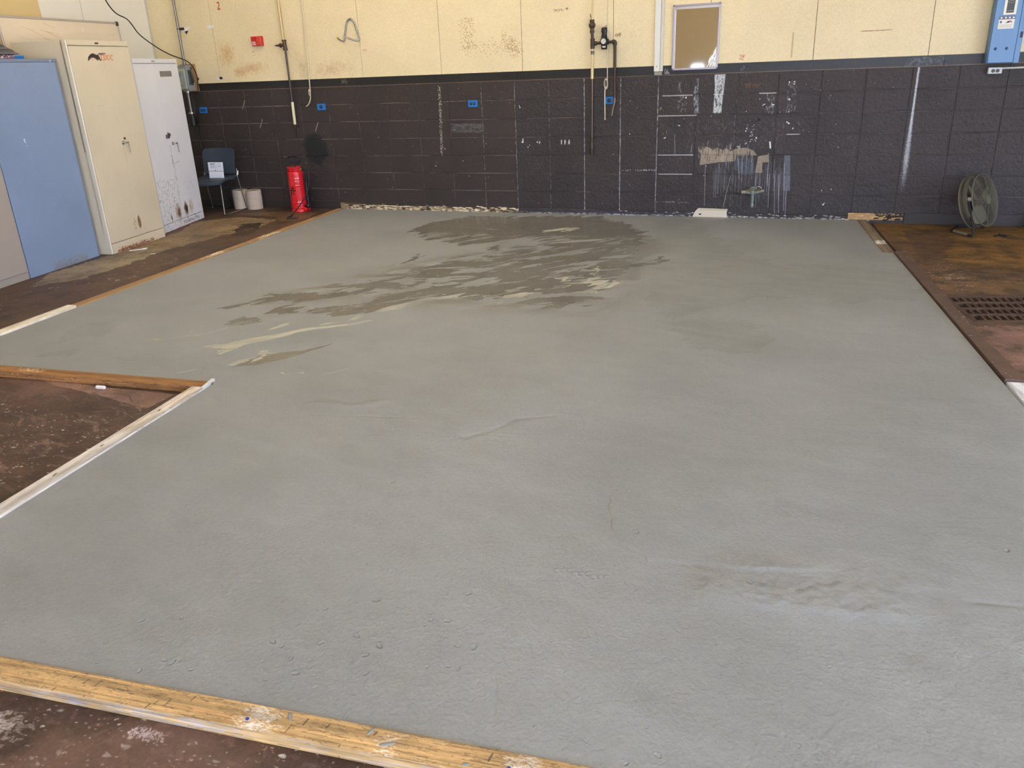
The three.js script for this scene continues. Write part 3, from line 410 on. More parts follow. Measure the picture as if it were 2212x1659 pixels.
    for (let i = 0; i < 900; i++) { const s = rnd(); let x, y; if (s < 0.4) { x = -3.76 + (rr(-1, 1) + rr(-1, 1)) * 0.06; y = rr(1.85, 2.18); } else if (s < 0.6) { x = rr(-3.85, -3.3); y = 1.87 + (rr(-1, 1) + rr(-1, 1)) * 0.05; } else { x = -3.24 + (rr(-1, 1) + rr(-1, 1)) * 0.07; y = 1.86 + (rr(-1, 1) + rr(-1, 1)) * 0.06 - (x + 3.24) * 0.6; } speck(g, 1, x, x, y, y, 'rgba(120,82,44,.65)', 0.002, 0.006); }
    for (let i = 0; i < 26; i++) { const x = rr(-2.77, -2.6), y = 2.2 + (x + 2.7) * 0.06 + rr(-0.01, 0.01); strokePoly(g, [x, y, x + 0.012, y + rr(-0.01, 0.01)], 'rgba(110,84,56,.7)', 0.004); }
    for (let i = 0; i < 60; i++) { const a = rr(0, 6.3), q = rnd() * 0.035; speck(g, 1, -2.05 + Math.cos(a) * q, -2.05 + Math.cos(a) * q, 1.925 + Math.sin(a) * q * 0.6, 1.925 + Math.sin(a) * q * 0.6, 'rgba(120,70,40,.25)', 0.004, 0.01); }
    for (let i = 0; i < 50; i++) speck(g, 1, -.79, -.745, 1.63, 1.68, 'rgba(176,80,60,.2)', 0.004, 0.012);
    strokePoly(g, [-.29, 1.86, -.29, 1.64], 'rgba(176,140,96,.55)', 0.014);
    for (let i = 0; i < 80; i++) { const x = rr(0.32, 0.59); strokePoly(g, [x, 1.845 + rr(-0.004, 0.004), x + 0.02, 1.845], 'rgba(150,110,70,.3)', 0.004); }
    speck(g, 160, -8.2, 2.3, PY, 2.7, 'rgba(120,90,56,.5)', 0.002, 0.004);
    fillPoly(g, [-5.12, 1.915, -5.06, 1.915, -5.06, 1.89, -5.12, 1.89], 'rgba(190,110,80,.25)');
    text(g, '2', -7.07, 2.49, 0.128, 'rgb(200,88,36)', 'sans-serif', 0.66);
    for (const [x, y] of [[-6.66, 1.95], [-6.65, 1.91]]) speck(g, 1, x, x, y, y, 'rgb(90,60,40)', 0.006, 0.007);
  }, px: (x, y, c) => { const k = 1 + (fbm(x * 2.5, y * 2.5, 4) - 0.5) * 0.07 + (vn(x * 120, y * 120) - 0.5) * 0.05; for (let i = 0; i < 3; i++) c[i] *= k; } });
  const mp = new THREE.MeshPhysicalMaterial({ map: ty, roughness: 0.55, bumpMap: grainAt(10, 1), bumpScale: 0.0012 });
  for (let i = 0; i + 1 < PX.length; i++) { const a = PX[i] + 0.0025, b = PX[i + 1] - 0.0025; part('panel', planarUV(box(b - a, 4.62 - PY, 0.016, (a + b) / 2, (4.62 + PY) / 2, ZW - 0.008 + 0.002), 'x', 'y', -8.3, 2.4, PY, 2.75), mp, wall); }
  part('sheathing', box(16.8, 3.15, 0.2, 0, BT + 1.56, ZW - 0.14), M('#7d6a48', 0.9), wall);
  // black band between block and panel, in three lengths
  const tb = worldTex(-8.3, 2.4, BT, PY, 2048, 32, { base: [34, 33, 34], draw: (g) => { speck(g, 240, -8, 2.3, BT, PY, 'rgba(110,110,112,.5)', 0.002, 0.006); for (let i = 0; i < 50; i++) speck(g, 1, -5.45, -5.38, 1.55, 1.59, 'rgba(120,118,100,.4)', 0.006, 0.014); for (let i = 0; i < 70; i++) speck(g, 1, -1.55, -1.5, 1.52, 1.57, 'rgba(190,190,188,.5)', 0.003, 0.008); for (let i = 0; i < 20; i++) speck(g, 1, -.77, -.73, 1.53, 1.57, 'rgba(150,150,150,.5)', 0.003, 0.008); for (let i = 0; i < 120; i++) speck(g, 1, 0.75, 1.1, 1.52, 1.59, 'rgba(110,116,124,.25)', 0.006, 0.02); strokePoly(g, [-8.3, BT + 0.003, 2.4, BT + 0.003], 'rgba(120,96,72,.8)', 0.008); }, px: darkPx });
  const mb = new THREE.MeshPhysicalMaterial({ map: tb, roughness: 0.42 });
  [[-8.3, -3.2], [-3.197, 1.09], [1.093, 8.3]].forEach(([a, b], i) => struct('trim_' + (i + 1), planarUV(box(b - a, PY - BT + 0.004, 0.03, (a + b) / 2, (PY + BT) / 2, ZW - 0.018), 'x', 'y', -8.3, 2.4, BT, PY), mb));
  // rubber base where it is still on
  const rub = M('#352f2c', 0.55, 0, { bumpMap: grainAt(6, 1), bumpScale: 0.001 });
  struct('baseboard_left', box(2.58, 0.102, 0.012, -6.95, FL + 0.05, ZW + 0.0065, 0.004), rub);
  struct('baseboard_right', box(7.2, 0.112, 0.012, 4.53, FR + 0.055, ZW + 0.0065, 0.004), rub);
}
// remaining shell: slanted left wall, right wall with the open bay doors, rear wall with a door opening, roof
const LW = { o: [-8.2, ZW], d: [-0.1416, -0.98992] };
const ROT = Math.atan2(0.98992, -0.1416);                // local x runs away from the viewer along the left wall, local z into the room
{
  const yellow = new THREE.MeshPhysicalMaterial({ color: hexColor('#e2c88f'), roughness: 0.6, bumpMap: grainAt(8, 3), bumpScale: 0.001 });
  const wl = struct('wall_left', box(15.6, 4.8, 0.2, -7.6, 2.2, -0.1), yellow); wl.position.set(LW.o[0], 0, LW.o[1]); wl.rotation.y = ROT;
  const paint = M('#d8c39a', 0.7);
  // right wall far off, with three open bay doors; rear wall with one tall open bay and one half-raised door
  struct('wall_right', [box(0.2, 4.8, 5.4, 8.3, 2.2, -6.6), box(0.2, 4.8, 0.5, 8.3, 2.2, -1.6), box(0.2, 4.8, 0.5, 8.3, 2.2, 1.15), box(0.2, 4.8, 0.8, 8.3, 2.2, 5.8), box(0.2, 1.0, 13, 8.3, 4.1, -1.3)], paint);
  struct('wall_rear', [box(4.0, 4.8, 0.2, -5.37, 2.2, 6.1), box(0.3, 3.12, 0.2, -3.22, 3.04, 6.1), box(1.67, 4.8, 0.2, -2.235, 2.2, 6.1), box(9.7, 1.0, 0.2, 3.45, 4.1, 6.1), box(0.7, 4.8, 0.2, 2.6, 2.2, 6.1), box(3.4, 4.8, 0.2, 6.7, 2.2, 6.1)], paint);
  struct('ceiling', box(17.2, 0.2, 15.6, -0.2, 4.7, -1.5), M('#e6e2d8', 0.8));
  struct('ground', box(60, 0.2, 60, 0, -0.45, 0), M('#8b8984', 0.9));
}

{ // added fill lights, unseen, shaped as fluorescent battens under the roof
  const body = M('#e8e6e0', 0.5), glow = new THREE.MeshStandardMaterial({ color: '#ffffff', emissive: '#fff4e2', emissiveIntensity: 3, roughness: 0.5 });
  [[-5.6, -6.4, 'near the left wall and the block wall'], [-4.2, -7.7, 'above the left end of the block wall'], [-2.4, -6.4, 'above the wet patch by the block wall'], [-2.6, -3.8, 'above the middle of the pour']].forEach(([x, z, where]) => {
    const g = thing('fill_light', 'added unseen fill light shaped as a white fluorescent batten ' + where, 'fill_lamp', [x, 4.42, z], Math.PI / 2, 'added fill lights under the roof');
    part('housing', box(1.5, 0.06, 0.2, 0, 0.03, 0, 0.01), body, g);
    for (const s of [-0.05, 0.05]) part('light_tube', cyl(V(-0.72, -0.02, s), V(0.72, -0.02, s), 0.014), glow, g);
    const l = new THREE.RectAreaLight('#fff4e2', 12, 1.44, 0.2); l.position.set(0, -0.045, 0); l.rotation.x = -Math.PI / 2; g.add(l);
  });
}

// ------------------------------------------------------------------ timber and painted forms round the pour
{
  const woodTex = (base, o = {}) => worldTex(0, 3, 0, 0.14, 2048, 96, { base, draw: o.draw, px: (x, y, c) => { const n = fbm(x * 1.5, y * 30, 3) - 0.5, s = fbm(x * 3 + n, y * 190, 2) - 0.5, m = fbm(x * 12, y * 40, 3) - 0.5, k = 1 + n * 0.35 + s * (o.streak ?? 0.35) + m * 0.3; for (let i = 0; i < 3; i++) c[i] *= k; if (o.px) o.px(x, y, c, n, s, m); } });
  const grime = (g, n, c, a, b) => { for (let i = 0; i < n * 2; i++) { const x = rr(0, 3), y = rr(0, 0.14), w = rr(a, b); strokePoly(g, [x, y, x + w * 0.5, y + rr(-0.002, 0.002), x + w, y + rr(-0.003, 0.003)], c, rr(0.0008, 0.003)); } };
  // a board lying from a to b (x, z); w reaches to the left of that direction; y0..y1
  function board(name, label, a, b, w, y0, y1, mat, group) {
    const L = Math.hypot(b[0] - a[0], b[1] - a[1]), g = thing(name, label, 'form board', [a[0], y0, a[1]], -Math.atan2(b[1] - a[1], b[0] - a[0]), group);
    const geo = new RoundedBoxGeometry(L, y1 - y0, Math.abs(w), 2, 0.004).translate(L / 2, (y1 - y0) / 2, w / 2), p = geo.attributes.position, nn = geo.attributes.normal, uv = new Float32Array(p.count * 2);
    for (let i = 0; i < p.count; i++) { uv[i * 2] = p.getX(i) / 3; uv[i * 2 + 1] = (Math.abs(nn.getY(i)) > 0.6 ? Math.abs(p.getZ(i)) : 0.1 + p.getY(i)) / 0.14; }
    geo.setAttribute('uv', new THREE.BufferAttribute(uv, 2));
    part('board', geo, mat, g); g.userData.L = undefined; delete g.userData.L;
    return g;
  }
  const wb = grainAt(3, 0.3);
  const mat = (t, r = 0.75) => new THREE.MeshPhysicalMaterial({ map: t, roughness: r, bumpMap: wb, bumpScale: 0.0015 });
  const near = mat(woodTex([200, 164, 112], { draw: (g) => {
    for (let i = 0; i < 1500; i++) { const x = rr(0, 2.6), y = rr(0, 0.1); strokePoly(g, [x, y, x + rr(0.002, 0.014), y + rr(-0.003, 0.003)], rnd() < 0.6 ? 'rgba(92,72,56,.35)' : 'rgba(226,200,150,.35)', rr(0.001, 0.004)); }
    grime(g, 150, 'rgba(80,62,48,.4)', 0.01, 0.08); grime(g, 40, 'rgba(150,100,60,.5)', 0.1, 0.5);
    for (let i = 0; i < 40; i++) { const x = rr(0, 2.2), y = rr(0, 0.09); strokePoly(g, [x, y, x + 0.004, y + rr(0.005, 0.03)], 'rgba(60,48,40,.55)', rr(0.002, 0.006)); }
    for (const [x0, n, d] of [[1.24, 260, 0.07], [0.5, 170, 0.05], [0.86, 50, 0.035]]) for (let i = 0; i < n; i++) { const x = x0 + (rr(-1, 1) + rr(-1, 1)) * d * 0.5, y = rr(0.01, 0.085); strokePoly(g, [x, y, x + rr(-0.02, 0.02), y + rr(-0.01, 0.01)], 'rgba(238,236,232,.4)', rr(0.001, 0.005)); }
    fillPoly(g, [0.22, 0.0, 0.27, 0.0, 0.262, 0.05, 0.225, 0.04], 'rgb(150,148,142)');
    for (let i = 0; i < 60; i++) { const x = rr(0, 2.5), y = rr(0.105, 0.138); strokePoly(g, [x, y, x + rr(0.03, 0.1), y + rr(-0.003, 0.003)], 'rgba(182,166,160,.5)', 0.005); }
    for (let i = 0; i < 110; i++) { const x = rr(1.25, 1.95), y = rr(0.105, 0.138); strokePoly(g, [x, y, x + rr(0.01, 0.05), y + rr(-0.003, 0.003)], 'rgba(176,176,190,.4)', 0.004); }
  }, streak: 0.4 }));
  const nb = board('form_board', 'long golden timber form board with blue screws across the front edge of the pour', [-0.05, -1.488], [-2.42, -1.302], -0.088, 0, 0.041, near);
  const drip = M('#8f918c', 0.45), blue = M('#1d4fae', 0.4, 0.4);
  for (const [x, z] of [[0.53, -0.052], [1.27, -0.056]]) part('screw', [cyl(V(x, 0.040, z), V(x, 0.0428, z), 0.0055, 0.005, 16), cyl(V(x, 0.0428, z), V(x, 0.0432, z), 0.002, 0.002, 6)], blue, nb, 'blue screw head');
  for (const [x, z, l, a] of [[0.86, -0.05, 0.022, 0.4], [0.92, -0.02, 0.014, 1.2], [0.64, -0.066, 0.01, 0.2], [1.16, -0.02, 0.016, 2.2]]) part('concrete_splash', new THREE.SphereGeometry(1, 14, 8).scale(l, 0.003, 0.006).rotateY(a).translate(x, 0.041, z), drip, nb, 'grey splash of concrete');
  const rust = mat(woodTex([158, 112, 66], { draw: (g) => { grime(g, 120, 'rgba(84,56,40,.45)', 0.02, 0.2); for (let i = 0; i < 70; i++) { const x = rr(0, 2.2), y = rr(0.1, 0.14); strokePoly(g, [x, y, x + rr(0.005, 0.02), y + rr(-0.004, 0.004)], 'rgba(60,46,44,.4)', rr(0.003, 0.007)); } for (let i = 0; i < 60; i++) { const x = 0.9 + (rr(-1, 1) + rr(-1, 1)) * 0.06; strokePoly(g, [x, rr(0.01, 0.07), x + 0.02, rr(0.02, 0.07)], 'rgba(226,204,170,.35)', 0.006); } } }));
  board('form_board', 'rusty brown timber form board at the back of the cut-out on the left', [-5.32, -3.313], [-3.135, -3.455], 0.09, 0, 0.041, rust);
  const white = mat(woodTex([214, 206, 196], { draw: (g) => { grime(g, 60, 'rgba(120,110,110,.35)', 0.02, 0.1); for (let i = 0; i < 80; i++) { const x = rr(0, 0.55), y = rr(0.0, 0.09); strokePoly(g, [x, y, x + rr(0.02, 0.1), y], 'rgba(200,160,110,.4)', 0.005); } for (const x of [0.32, 0.75, 1.05]) fillPoly(g, [x, 0.05, x + 0.03, 0.045, x + 0.035, 0.052, x + 0.01, 0.056], 'rgb(90,84,80)'); for (const x of [0.3, 0.36]) strokePoly(g, [x, 0.001, x + 0.006, 0.012], 'rgb(140,138,134)', 0.008); }, streak: 0.1 }), 0.6);
  board('form_board', 'white-painted form board along the near side of the cut-out', [-3.115, -3.36], [-2.9, -1.1], 0.088, 0, 0.046, white);
  const tip = tag(part('wood_wedge', (() => { const g = slab([[-3.165, -3.475], [-3.145, -3.478], [-3.112, -3.34], [-3.13, -3.345]], 0.05, 0.03); return g; })(), M('#e2e4e6', 0.5), scene), 'small white-painted wedge at the corner of the cut-out boards', 'wedge');
  tip.name = 'wood_wedge';
  const tan = mat(woodTex([168, 132, 88], { draw: (g) => { grime(g, 90, 'rgba(96,66,42,.5)', 0.05, 0.4); for (const x0 of [1.5, 2.5]) for (let i = 0; i < 60; i++) { const x = x0 + rr(0, 0.35); strokePoly(g, [x, rr(0, 0.1), x + 0.06, rr(0, 0.1)], 'rgba(238,222,190,.5)', 0.008); } } }));
  board('form_board', 'long weathered tan form board along the left edge of the pour', [-5.705, ZW + 0.02], [-5.415, -4.55], -0.088, 0, 0.044, tan);
  const cream = mat(woodTex([236, 222, 196], { draw: (g) => grime(g, 40, 'rgba(120,90,60,.4)', 0.02, 0.1), streak: 0.1 }), 0.55);
  board('form_board', 'cream-painted form board at the near left edge of the pour', [-5.412, -4.54], [-5.32, -3.32], -0.085, 0, 0.056, cream);
  const greyw = mat(woodTex([126, 110, 88], { draw: (g) => { grime(g, 100, 'rgba(64,54,44,.5)', 0.03, 0.3); for (let i = 0; i < 60; i++) { const x = 1.05 + rr(-0.05, 0.1); strokePoly(g, [x, rr(0, 0.1), x + 0.03, rr(0, 0.1)], 'rgba(236,230,220,.7)', 0.008); } } }));
  board('form_board', 'grey weathered timber board at the far right corner of the pour', [0.592, ZW + 0.02], [0.742, -7.56], 0.095, 0.005, 0.042, greyw);
  { // brown-painted edging strip, uneven along its right side
    const E = []; const n = 40, A = [0.738, -7.55], B = [1.052, -4.53]; for (let i = 0; i <= n; i++) E.push([mix(A[0], B[0], i / n), mix(A[1], B[1], i / n)]);
    const O = [[0.835, -7.65], [0.87, -7.2], [0.915, -6.8], [0.945, -6.42], [0.975, -6.2], [0.992, -5.9], [1.03, -5.5], [1.06, -5.2], [1.1, -4.93], [1.15, -4.53]];
    const out = []; for (let i = 0; i + 1 < O.length; i++) for (let k = 0; k < 4; k++) out.push([mix(O[i][0], O[i + 1][0], k / 4) + rr(-0.004, 0.004), mix(O[i][1], O[i + 1][1], k / 4)]); out.push(O[O.length - 1]);
    const t = worldTex(0.7, 1.2, -7.7, -4.5, 256, 1638, { base: [98, 76, 66], draw: (g) => { flecks(g, 46, 0.9, 1.15, -5.9, -4.55, ['rgb(215,208,200)', 'rgb(170,150,136)'], 0.003, 0.008); for (let i = 0; i < 40; i++) { const x = rr(0.75, 0.9), z = rr(-7.6, -7.2); strokePoly(g, [x, z, x + rr(0, 0.05), z + rr(-0.02, 0.02)], 'rgba(196,182,160,.6)', 0.006); } }, px: (x, z, c) => { const k = 1 + (fbm(x * 8, z * 8, 4) - 0.5) * 0.25 + (vn(x * 150, z * 150) - 0.5) * 0.1; for (let i = 0; i < 3; i++) c[i] *= k; } });
    const m = part('edging_strip', planarUV(slab([...E, ...out.reverse()], 0.05, 0.045), 'x', 'z', 0.7, 1.2, -7.7, -4.5), new THREE.MeshPhysicalMaterial({ map: t, roughness: 0.55, bumpMap: grainAt(1, 5), bumpScale: 0.002 }), scene);
    tag(m, 'brown-painted edging strip between the pour and the drain grate', 'strip');
  }
  board('form_board', 'bright white-painted board at the right edge of the frame', [1.056, -4.515], [1.25, -2.6], -0.24, 0.004, 0.038, mat(woodTex([226, 226, 226], { draw: (g) => { for (let i = 0; i < 90; i++) { const x = rr(0, 1.4); strokePoly(g, [x, 0, x + rr(-0.02, 0.02), rr(0.02, 0.14)], 'rgba(120,122,130,.35)', 0.003); } }, streak: 0.05 }), 0.5));
}
// ------------------------------------------------------------------ drain grate
{
  const iron = M('#5b463b', 0.6, 0.25, { bumpMap: grainAt(1, 1), bumpScale: 0.0015 });
  const g = thing('drain_grate', 'slotted rusty brown trench drain grate in the floor on the right', 'grate', [TR.o[0], FR, TR.o[1]]);
  const U = V(TR.u[0], 0, TR.u[1]), W = V(TR.v[0], 0, TR.v[1]), P = (a, b, y) => U.clone().multiplyScalar(a).addScaledVector(W, b).setY(y);
  function bar(a0, a1, b0, b1, y0, y1, s = 0) { // s: shift of the far end along the grate
    const q = [P(a0, b0, y1), P(a1, b0, y1), P(a1 + s, b1, y1), P(a0 + s, b1, y1), P(a0, b0, y0), P(a1, b0, y0), P(a1 + s, b1, y0), P(a0 + s, b1, y0)];
    const f = [[0, 3, 2, 1], [0, 1, 5, 4], [1, 2, 6, 5], [2, 3, 7, 6], [3, 0, 4, 7]], pos = [];
    for (const [i, j, k, l] of f) for (const n of [i, j, k, i, k, l]) pos.push(q[n].x, q[n].y, q[n].z);
    const geo = new THREE.BufferGeometry(); geo.setAttribute('position', new THREE.BufferAttribute(new Float32Array(pos), 3)); geo.computeVertexNormals();
    geo.setAttribute('uv', new THREE.BufferAttribute(new Float32Array(pos.length / 3 * 2).map((_, n) => pos[Math.floor(n / 2) * 3 + (n % 2) * 2] * 3), 2)); return geo;
  }
  const rows = [[0.03, 0.225], [0.285, 0.47], [0.53, 0.715], [0.775, 0.97]], edges = [-0.035, 0.03, 0.225, 0.285, 0.47, 0.53, 0.715, 0.775, 0.97, 1.03];
  for (let i = 0; i < edges.length; i += 2) part('rail', bar(-0.03, 1.5, edges[i], edges[i + 1], -0.035, 0.002), iron, g);
  part('end_bar', bar(-0.03, 0.0, -0.035, 1.03, -0.035, 0.002), iron, g);
  rows.forEach(([b0, b1], r) => { const off = [0, 0.026, -0.004, 0.02][r]; for (let k = 0; k < 30; k++) { const a = off + 0.034 + k * 0.0465; part('bar', bar(a, a + 0.0135, b0 - 0.002, b1 + 0.002, -0.03, 0.0005, 0), iron, g); } });
}

// ------------------------------------------------------------------ cabinets on the left
function cabinetFrame(px, pz, dx, dz) { return { pos: [px, FL, pz], rot: Math.atan2(-dz, dx), d: [dx, dz] }; }   // local x along the front, z out of it
{
  const paintPx = (amt) => (x, y, c) => { const k = 1 + (fbm(x * 2.4, y * 2.4, 3) - 0.5) * amt + (vn(x * 200, y * 200) - 0.5) * 0.03; for (let i = 0; i < 3; i++) c[i] *= k; };
  // beige cabinet
  const W1 = 0.911, H1 = 2.018, D1 = 0.56, F1 = cabinetFrame(-6.625, -6.22, -0.141575, -0.989928);
  const bt = worldTex(0, W1, 0, H1, 720, 1600, { base: [220, 206, 178], draw: (g) => {
    const seg = (n, x, y, rx, ry, c, a, b) => { for (let i = 0; i < n; i++) { const t = rr(0, 6.3), q = Math.sqrt(rnd()); strokePoly(g, [x + Math.cos(t) * q * rx, y + Math.sin(t) * q * ry, x + Math.cos(t) * q * rx + rr(-0.006, 0.006), y + Math.sin(t) * q * ry + rr(0.004, 0.02)], c, rr(a, b)); } };
    seg(150, 0.515, 0.235, 0.022, 0.06, 'rgba(126,92,62,.3)', 0.005, 0.014); seg(60, 0.44, 0.22, 0.03, 0.06, 'rgba(140,104,74,.2)', 0.003, 0.008);
    for (let i = 0; i < 340; i++) { const x = 0.08 + rnd() * 0.62, y = 0.006 + Math.abs(rr(-1, 1) * rr(0, 1)) * 0.04; strokePoly(g, [x, y, x + rr(0.004, 0.02), y + rr(-0.004, 0.006)], rnd() < 0.6 ? 'rgba(150,84,54,.6)' : 'rgba(110,62,44,.6)', rr(0.003, 0.009)); }
    text(g, 'EDUC', 0.54, 1.862, 0.068, 'rgba(206,100,52,.95)', 'serif', 1.0);
    text(g, 'AUTO', 0.36, 1.862, 0.06, 'rgba(190,110,70,.5)', 'serif', 0.9);
    for (let i = 0; i < 60; i++) { const t = i / 60, x = 0.262 + t * 0.14, y = 1.85 + Math.sin(t * 3.14) * 0.03; strokePoly(g, [x, y - 0.012, x + 0.012, y + 0.014], 'rgba(50,38,46,.6)', 0.012); }
    fillPoly(g, [0.36, 1.885, 0.42, 1.89, 0.45, 1.835, 0.436, 1.832, 0.39, 1.86], 'rgba(40,36,40,.85)'); for (let i = 0; i < 30; i++) { const x = rr(0.42, 0.52); strokePoly(g, [x, 1.893 + rr(-0.008, 0.008), x + 0.02, 1.9], 'rgba(90,60,70,.35)', 0.008); }
    for (let i = 0; i < 8; i++) strokePoly(g, [0.3 + rr(-0.05, 0.05), 1.42, 0.32 + rr(-0.05, 0.05), 1.425], 'rgba(206,190,152,.5)', 0.006);
    strokePoly(g, [0.5, 1.0, 0.52, 0.85], 'rgba(120,110,100,.25)', 0.006);
  }, px: paintPx(0.07) });
  const beige = new THREE.MeshPhysicalMaterial({ map: bt, roughness: 0.42 }), beigePlain = M('#e0d2b6', 0.42), steel = M('#c9c9c6', 0.25, 0.9), dark = M('#3b3733', 0.5);
  const c1 = thing('storage_cabinet', 'tall beige steel cabinet with EDUC lettering and a scribbled-out word', 'cabinet', F1.pos, F1.rot);
  const uvf = (g, w, h) => planarUV(g, 'x', 'y', 0, w, 0, h);
  part('carcass', [box(W1, H1, D1, W1 / 2, H1 / 2, -D1 / 2 - 0.032, 0.006), box(0.022, H1, 0.06, 0.011, H1 / 2, -0.03, 0.003), box(0.004, H1, 0.06, W1 - 0.002, H1 / 2, -0.03)], beigePlain, c1);
  part('lit_corner_bead', box(0.012, H1 - 0.01, 0.012, 0.005, H1 / 2, 0.0, 0.005), M('#f6efe0', 0.25), c1, 'near corner bead with its bright highlight painted in');  // near-white colour stands for the light caught by this edge
  part('header', uvf(box(W1 - 0.027, 0.046, 0.034, W1 / 2 + 0.01, H1 - 0.023, -0.013, 0.002), W1, H1), beige, c1);
  part('kick_plate', uvf(box(W1 - 0.027, 0.1, 0.034, W1 / 2 + 0.01, 0.05, -0.013, 0.002), W1, H1), beige, c1, 'rust-edged bottom rail');
  for (const [a, b] of [[0.024, 0.489], [0.4905, 0.905]]) part('door', uvf(box(b - a, H1 - 0.161, 0.034, (a + b) / 2, (H1 - 0.161) / 2 + 0.106, -0.012, 0.002), W1, H1), beige, c1);
  part('name_plate', box(0.05, 0.014, 0.003, 0.43, H1 - 0.026, 0.005, 0.001), dark, c1, 'small dark maker plate');
  function handle(c, x, y) {
    const h = part('handle', [cyl(V(x, y, 0.004), V(x, y, 0.012), 0.02, 0.018, 20), cyl(V(x, y, 0.01), V(x, y, 0.05), 0.008, 0.008, 12), cyl(V(x - 0.012, y, 0.048), V(x + 0.03, y, 0.048), 0.007, 0.007, 12), cyl(V(x + 0.026, y + 0.012, 0.048), V(x + 0.036, y - 0.1, 0.046), 0.0075, 0.006, 12)], steel, c, 'chrome lever handle');
    return h;
  }
  handle(c1, 0.513, 1.05);
  part('lock', cyl(V(0.552, 1.09, 0.003), V(0.552, 1.09, 0.014), 0.012, 0.011, 18), dark, c1, 'dark keyhole lock');
  // grey cabinet
  const W2 = 1.0, H2 = 1.857, D2 = 0.42, F2 = cabinetFrame(-6.875, -7.262, -0.25169, -0.967808);
  const gt = worldTex(0, W2, 0, H2, 840, 1560, { base: [232, 231, 234], draw: (g) => {
    const scr = (n, x0, x1, y0, y1, c) => { for (let i = 0; i < n; i++) { const x = rr(x0, x1), y = rr(y0, y1), t = rr(0, 6.3), l = rr(0.004, 0.03); strokePoly(g, [x, y, x + Math.cos(t) * l, y + Math.sin(t) * l, x + Math.cos(t + 1) * l * 1.3, y + Math.sin(t + 1) * l * 1.3], c, rr(0.0015, 0.004)); } };
    scr(150, 0.02, 0.46, 0.1, 0.55, 'rgba(90,84,86,.5)'); scr(40, 0.02, 0.3, 0.35, 0.62, 'rgba(110,80,80,.5)'); scr(30, 0.5, 0.98, 0.1, 0.5, 'rgba(110,104,104,.35)'); scr(90, 0.02, 0.98, 0.01, 0.1, 'rgba(80,74,72,.45)');
    for (let i = 0; i < 60; i++) { const x = 0.46 + rr(-0.01, 0.02), y = rr(0.3, 0.95); strokePoly(g, [x, y, x + rr(-0.005, 0.005), y - rr(0.01, 0.06)], 'rgba(90,86,88,.5)', 0.003); }
    const blot = (x, y, rx, ry, n, c) => { for (let i = 0; i < n; i++) { const t = rr(0, 6.3), q = Math.sqrt(rnd()) * (0.5 + 0.5 * rnd()); strokePoly(g, [x + Math.cos(t) * q * rx, y + Math.sin(t) * q * ry, x + Math.cos(t) * q * rx + rr(-0.006, 0.006), y + Math.sin(t) * q * ry - rr(0.005, 0.03)], c, rr(0.004, 0.014)); } };
    blot(0.38, 0.2, 0.085, 0.11, 300, 'rgba(150,112,70,.13)'); blot(0.39, 0.19, 0.04, 0.06, 130, 'rgba(112,76,40,.2)'); blot(0.57, 0.2, 0.06, 0.1, 260, 'rgba(96,60,36,.2)'); blot(0.58, 0.2, 0.03, 0.06, 140, 'rgba(66,36,22,.25)'); blot(0.7, 0.21, 0.07, 0.1, 160, 'rgba(156,118,80,.12)'); blot(0.2, 0.15, 0.012, 0.06, 40, 'rgba(90,66,48,.3)');
    for (let i = 0; i < 60; i++) { const x = rr(0.45, 0.85); strokePoly(g, [x, rr(0.03, 0.07), x + 0.02, rr(0.03, 0.07)], 'rgba(60,60,60,.35)', 0.006); }
    for (let i = 0; i < 200; i++) { const x = rr(0, 1); strokePoly(g, [x, rr(0, 0.008), x + 0.02, rr(0, 0.008)], 'rgba(130,74,48,.7)', 0.006); }
    strokePoly(g, [0.495, 0.72, 0.59, 0.735, 0.62, 0.73], 'rgba(100,94,92,.7)', 0.004); strokePoly(g, [0.31, 0.56, 0.43, 0.55], 'rgba(110,104,100,.5)', 0.004);
  }, px: paintPx(0.06) });
  const greyP = new THREE.MeshPhysicalMaterial({ map: gt, roughness: 0.4 }), greyPlain = M('#e6e4e5', 0.4);
  const c2 = thing('storage_cabinet', 'scratched pale grey two-door cabinet with brown stains at its foot', 'cabinet', F2.pos, F2.rot);
  part('carcass', [box(W2, H2, D2, W2 / 2, H2 / 2, -D2 / 2 - 0.032, 0.006), box(0.007, H2, 0.06, 0.0035, H2 / 2, -0.03), box(0.02, H2, 0.06, W2 - 0.01, H2 / 2, -0.03, 0.003)], greyPlain, c2);
  part('header', uvf(box(W2 - 0.03, 0.045, 0.034, W2 / 2 - 0.006, H2 - 0.0225, -0.013, 0.002), W2, H2), greyP, c2);
  part('kick_plate', uvf(box(W2 - 0.03, 0.09, 0.034, W2 / 2 - 0.006, 0.045, -0.013, 0.002), W2, H2), greyP, c2);
  part('door', uvf(box(0.446, H2 - 0.149, 0.034, 0.231, (H2 - 0.149) / 2 + 0.096, -0.012, 0.002), W2, H2), greyP, c2);
  const dr = part('door', uvf(box(0.52, H2 - 0.149, 0.034, 0.718, (H2 - 0.149) / 2 + 0.096, -0.012, 0.002), W2, H2), greyP, c2);
  part('label_holder', box(0.27, 0.06, 0.004, 0.675, 1.698, 0.006, 0.001), M('#8b817b', 0.5), dr, 'brownish grey label plate');
  part('maker_plate', box(0.07, 0.014, 0.003, 0.44, H2 - 0.026, 0.005, 0.001), M('#a8a4a0', 0.4, 0.5), c2);
  handle(c2, 0.535, 0.945);
  part('padlock', [box(0.055, 0.042, 0.026, 0.43, 1.03, 0.018, 0.008), box(0.05, 0.03, 0.01, 0.49, 1.045, 0.01, 0.004), new THREE.TorusGeometry(0.016, 0.004, 8, 16).translate(0.45, 1.055, 0.02)], M('#6b5f5c', 0.4, 0.6), c2, 'old hasp and padlock');
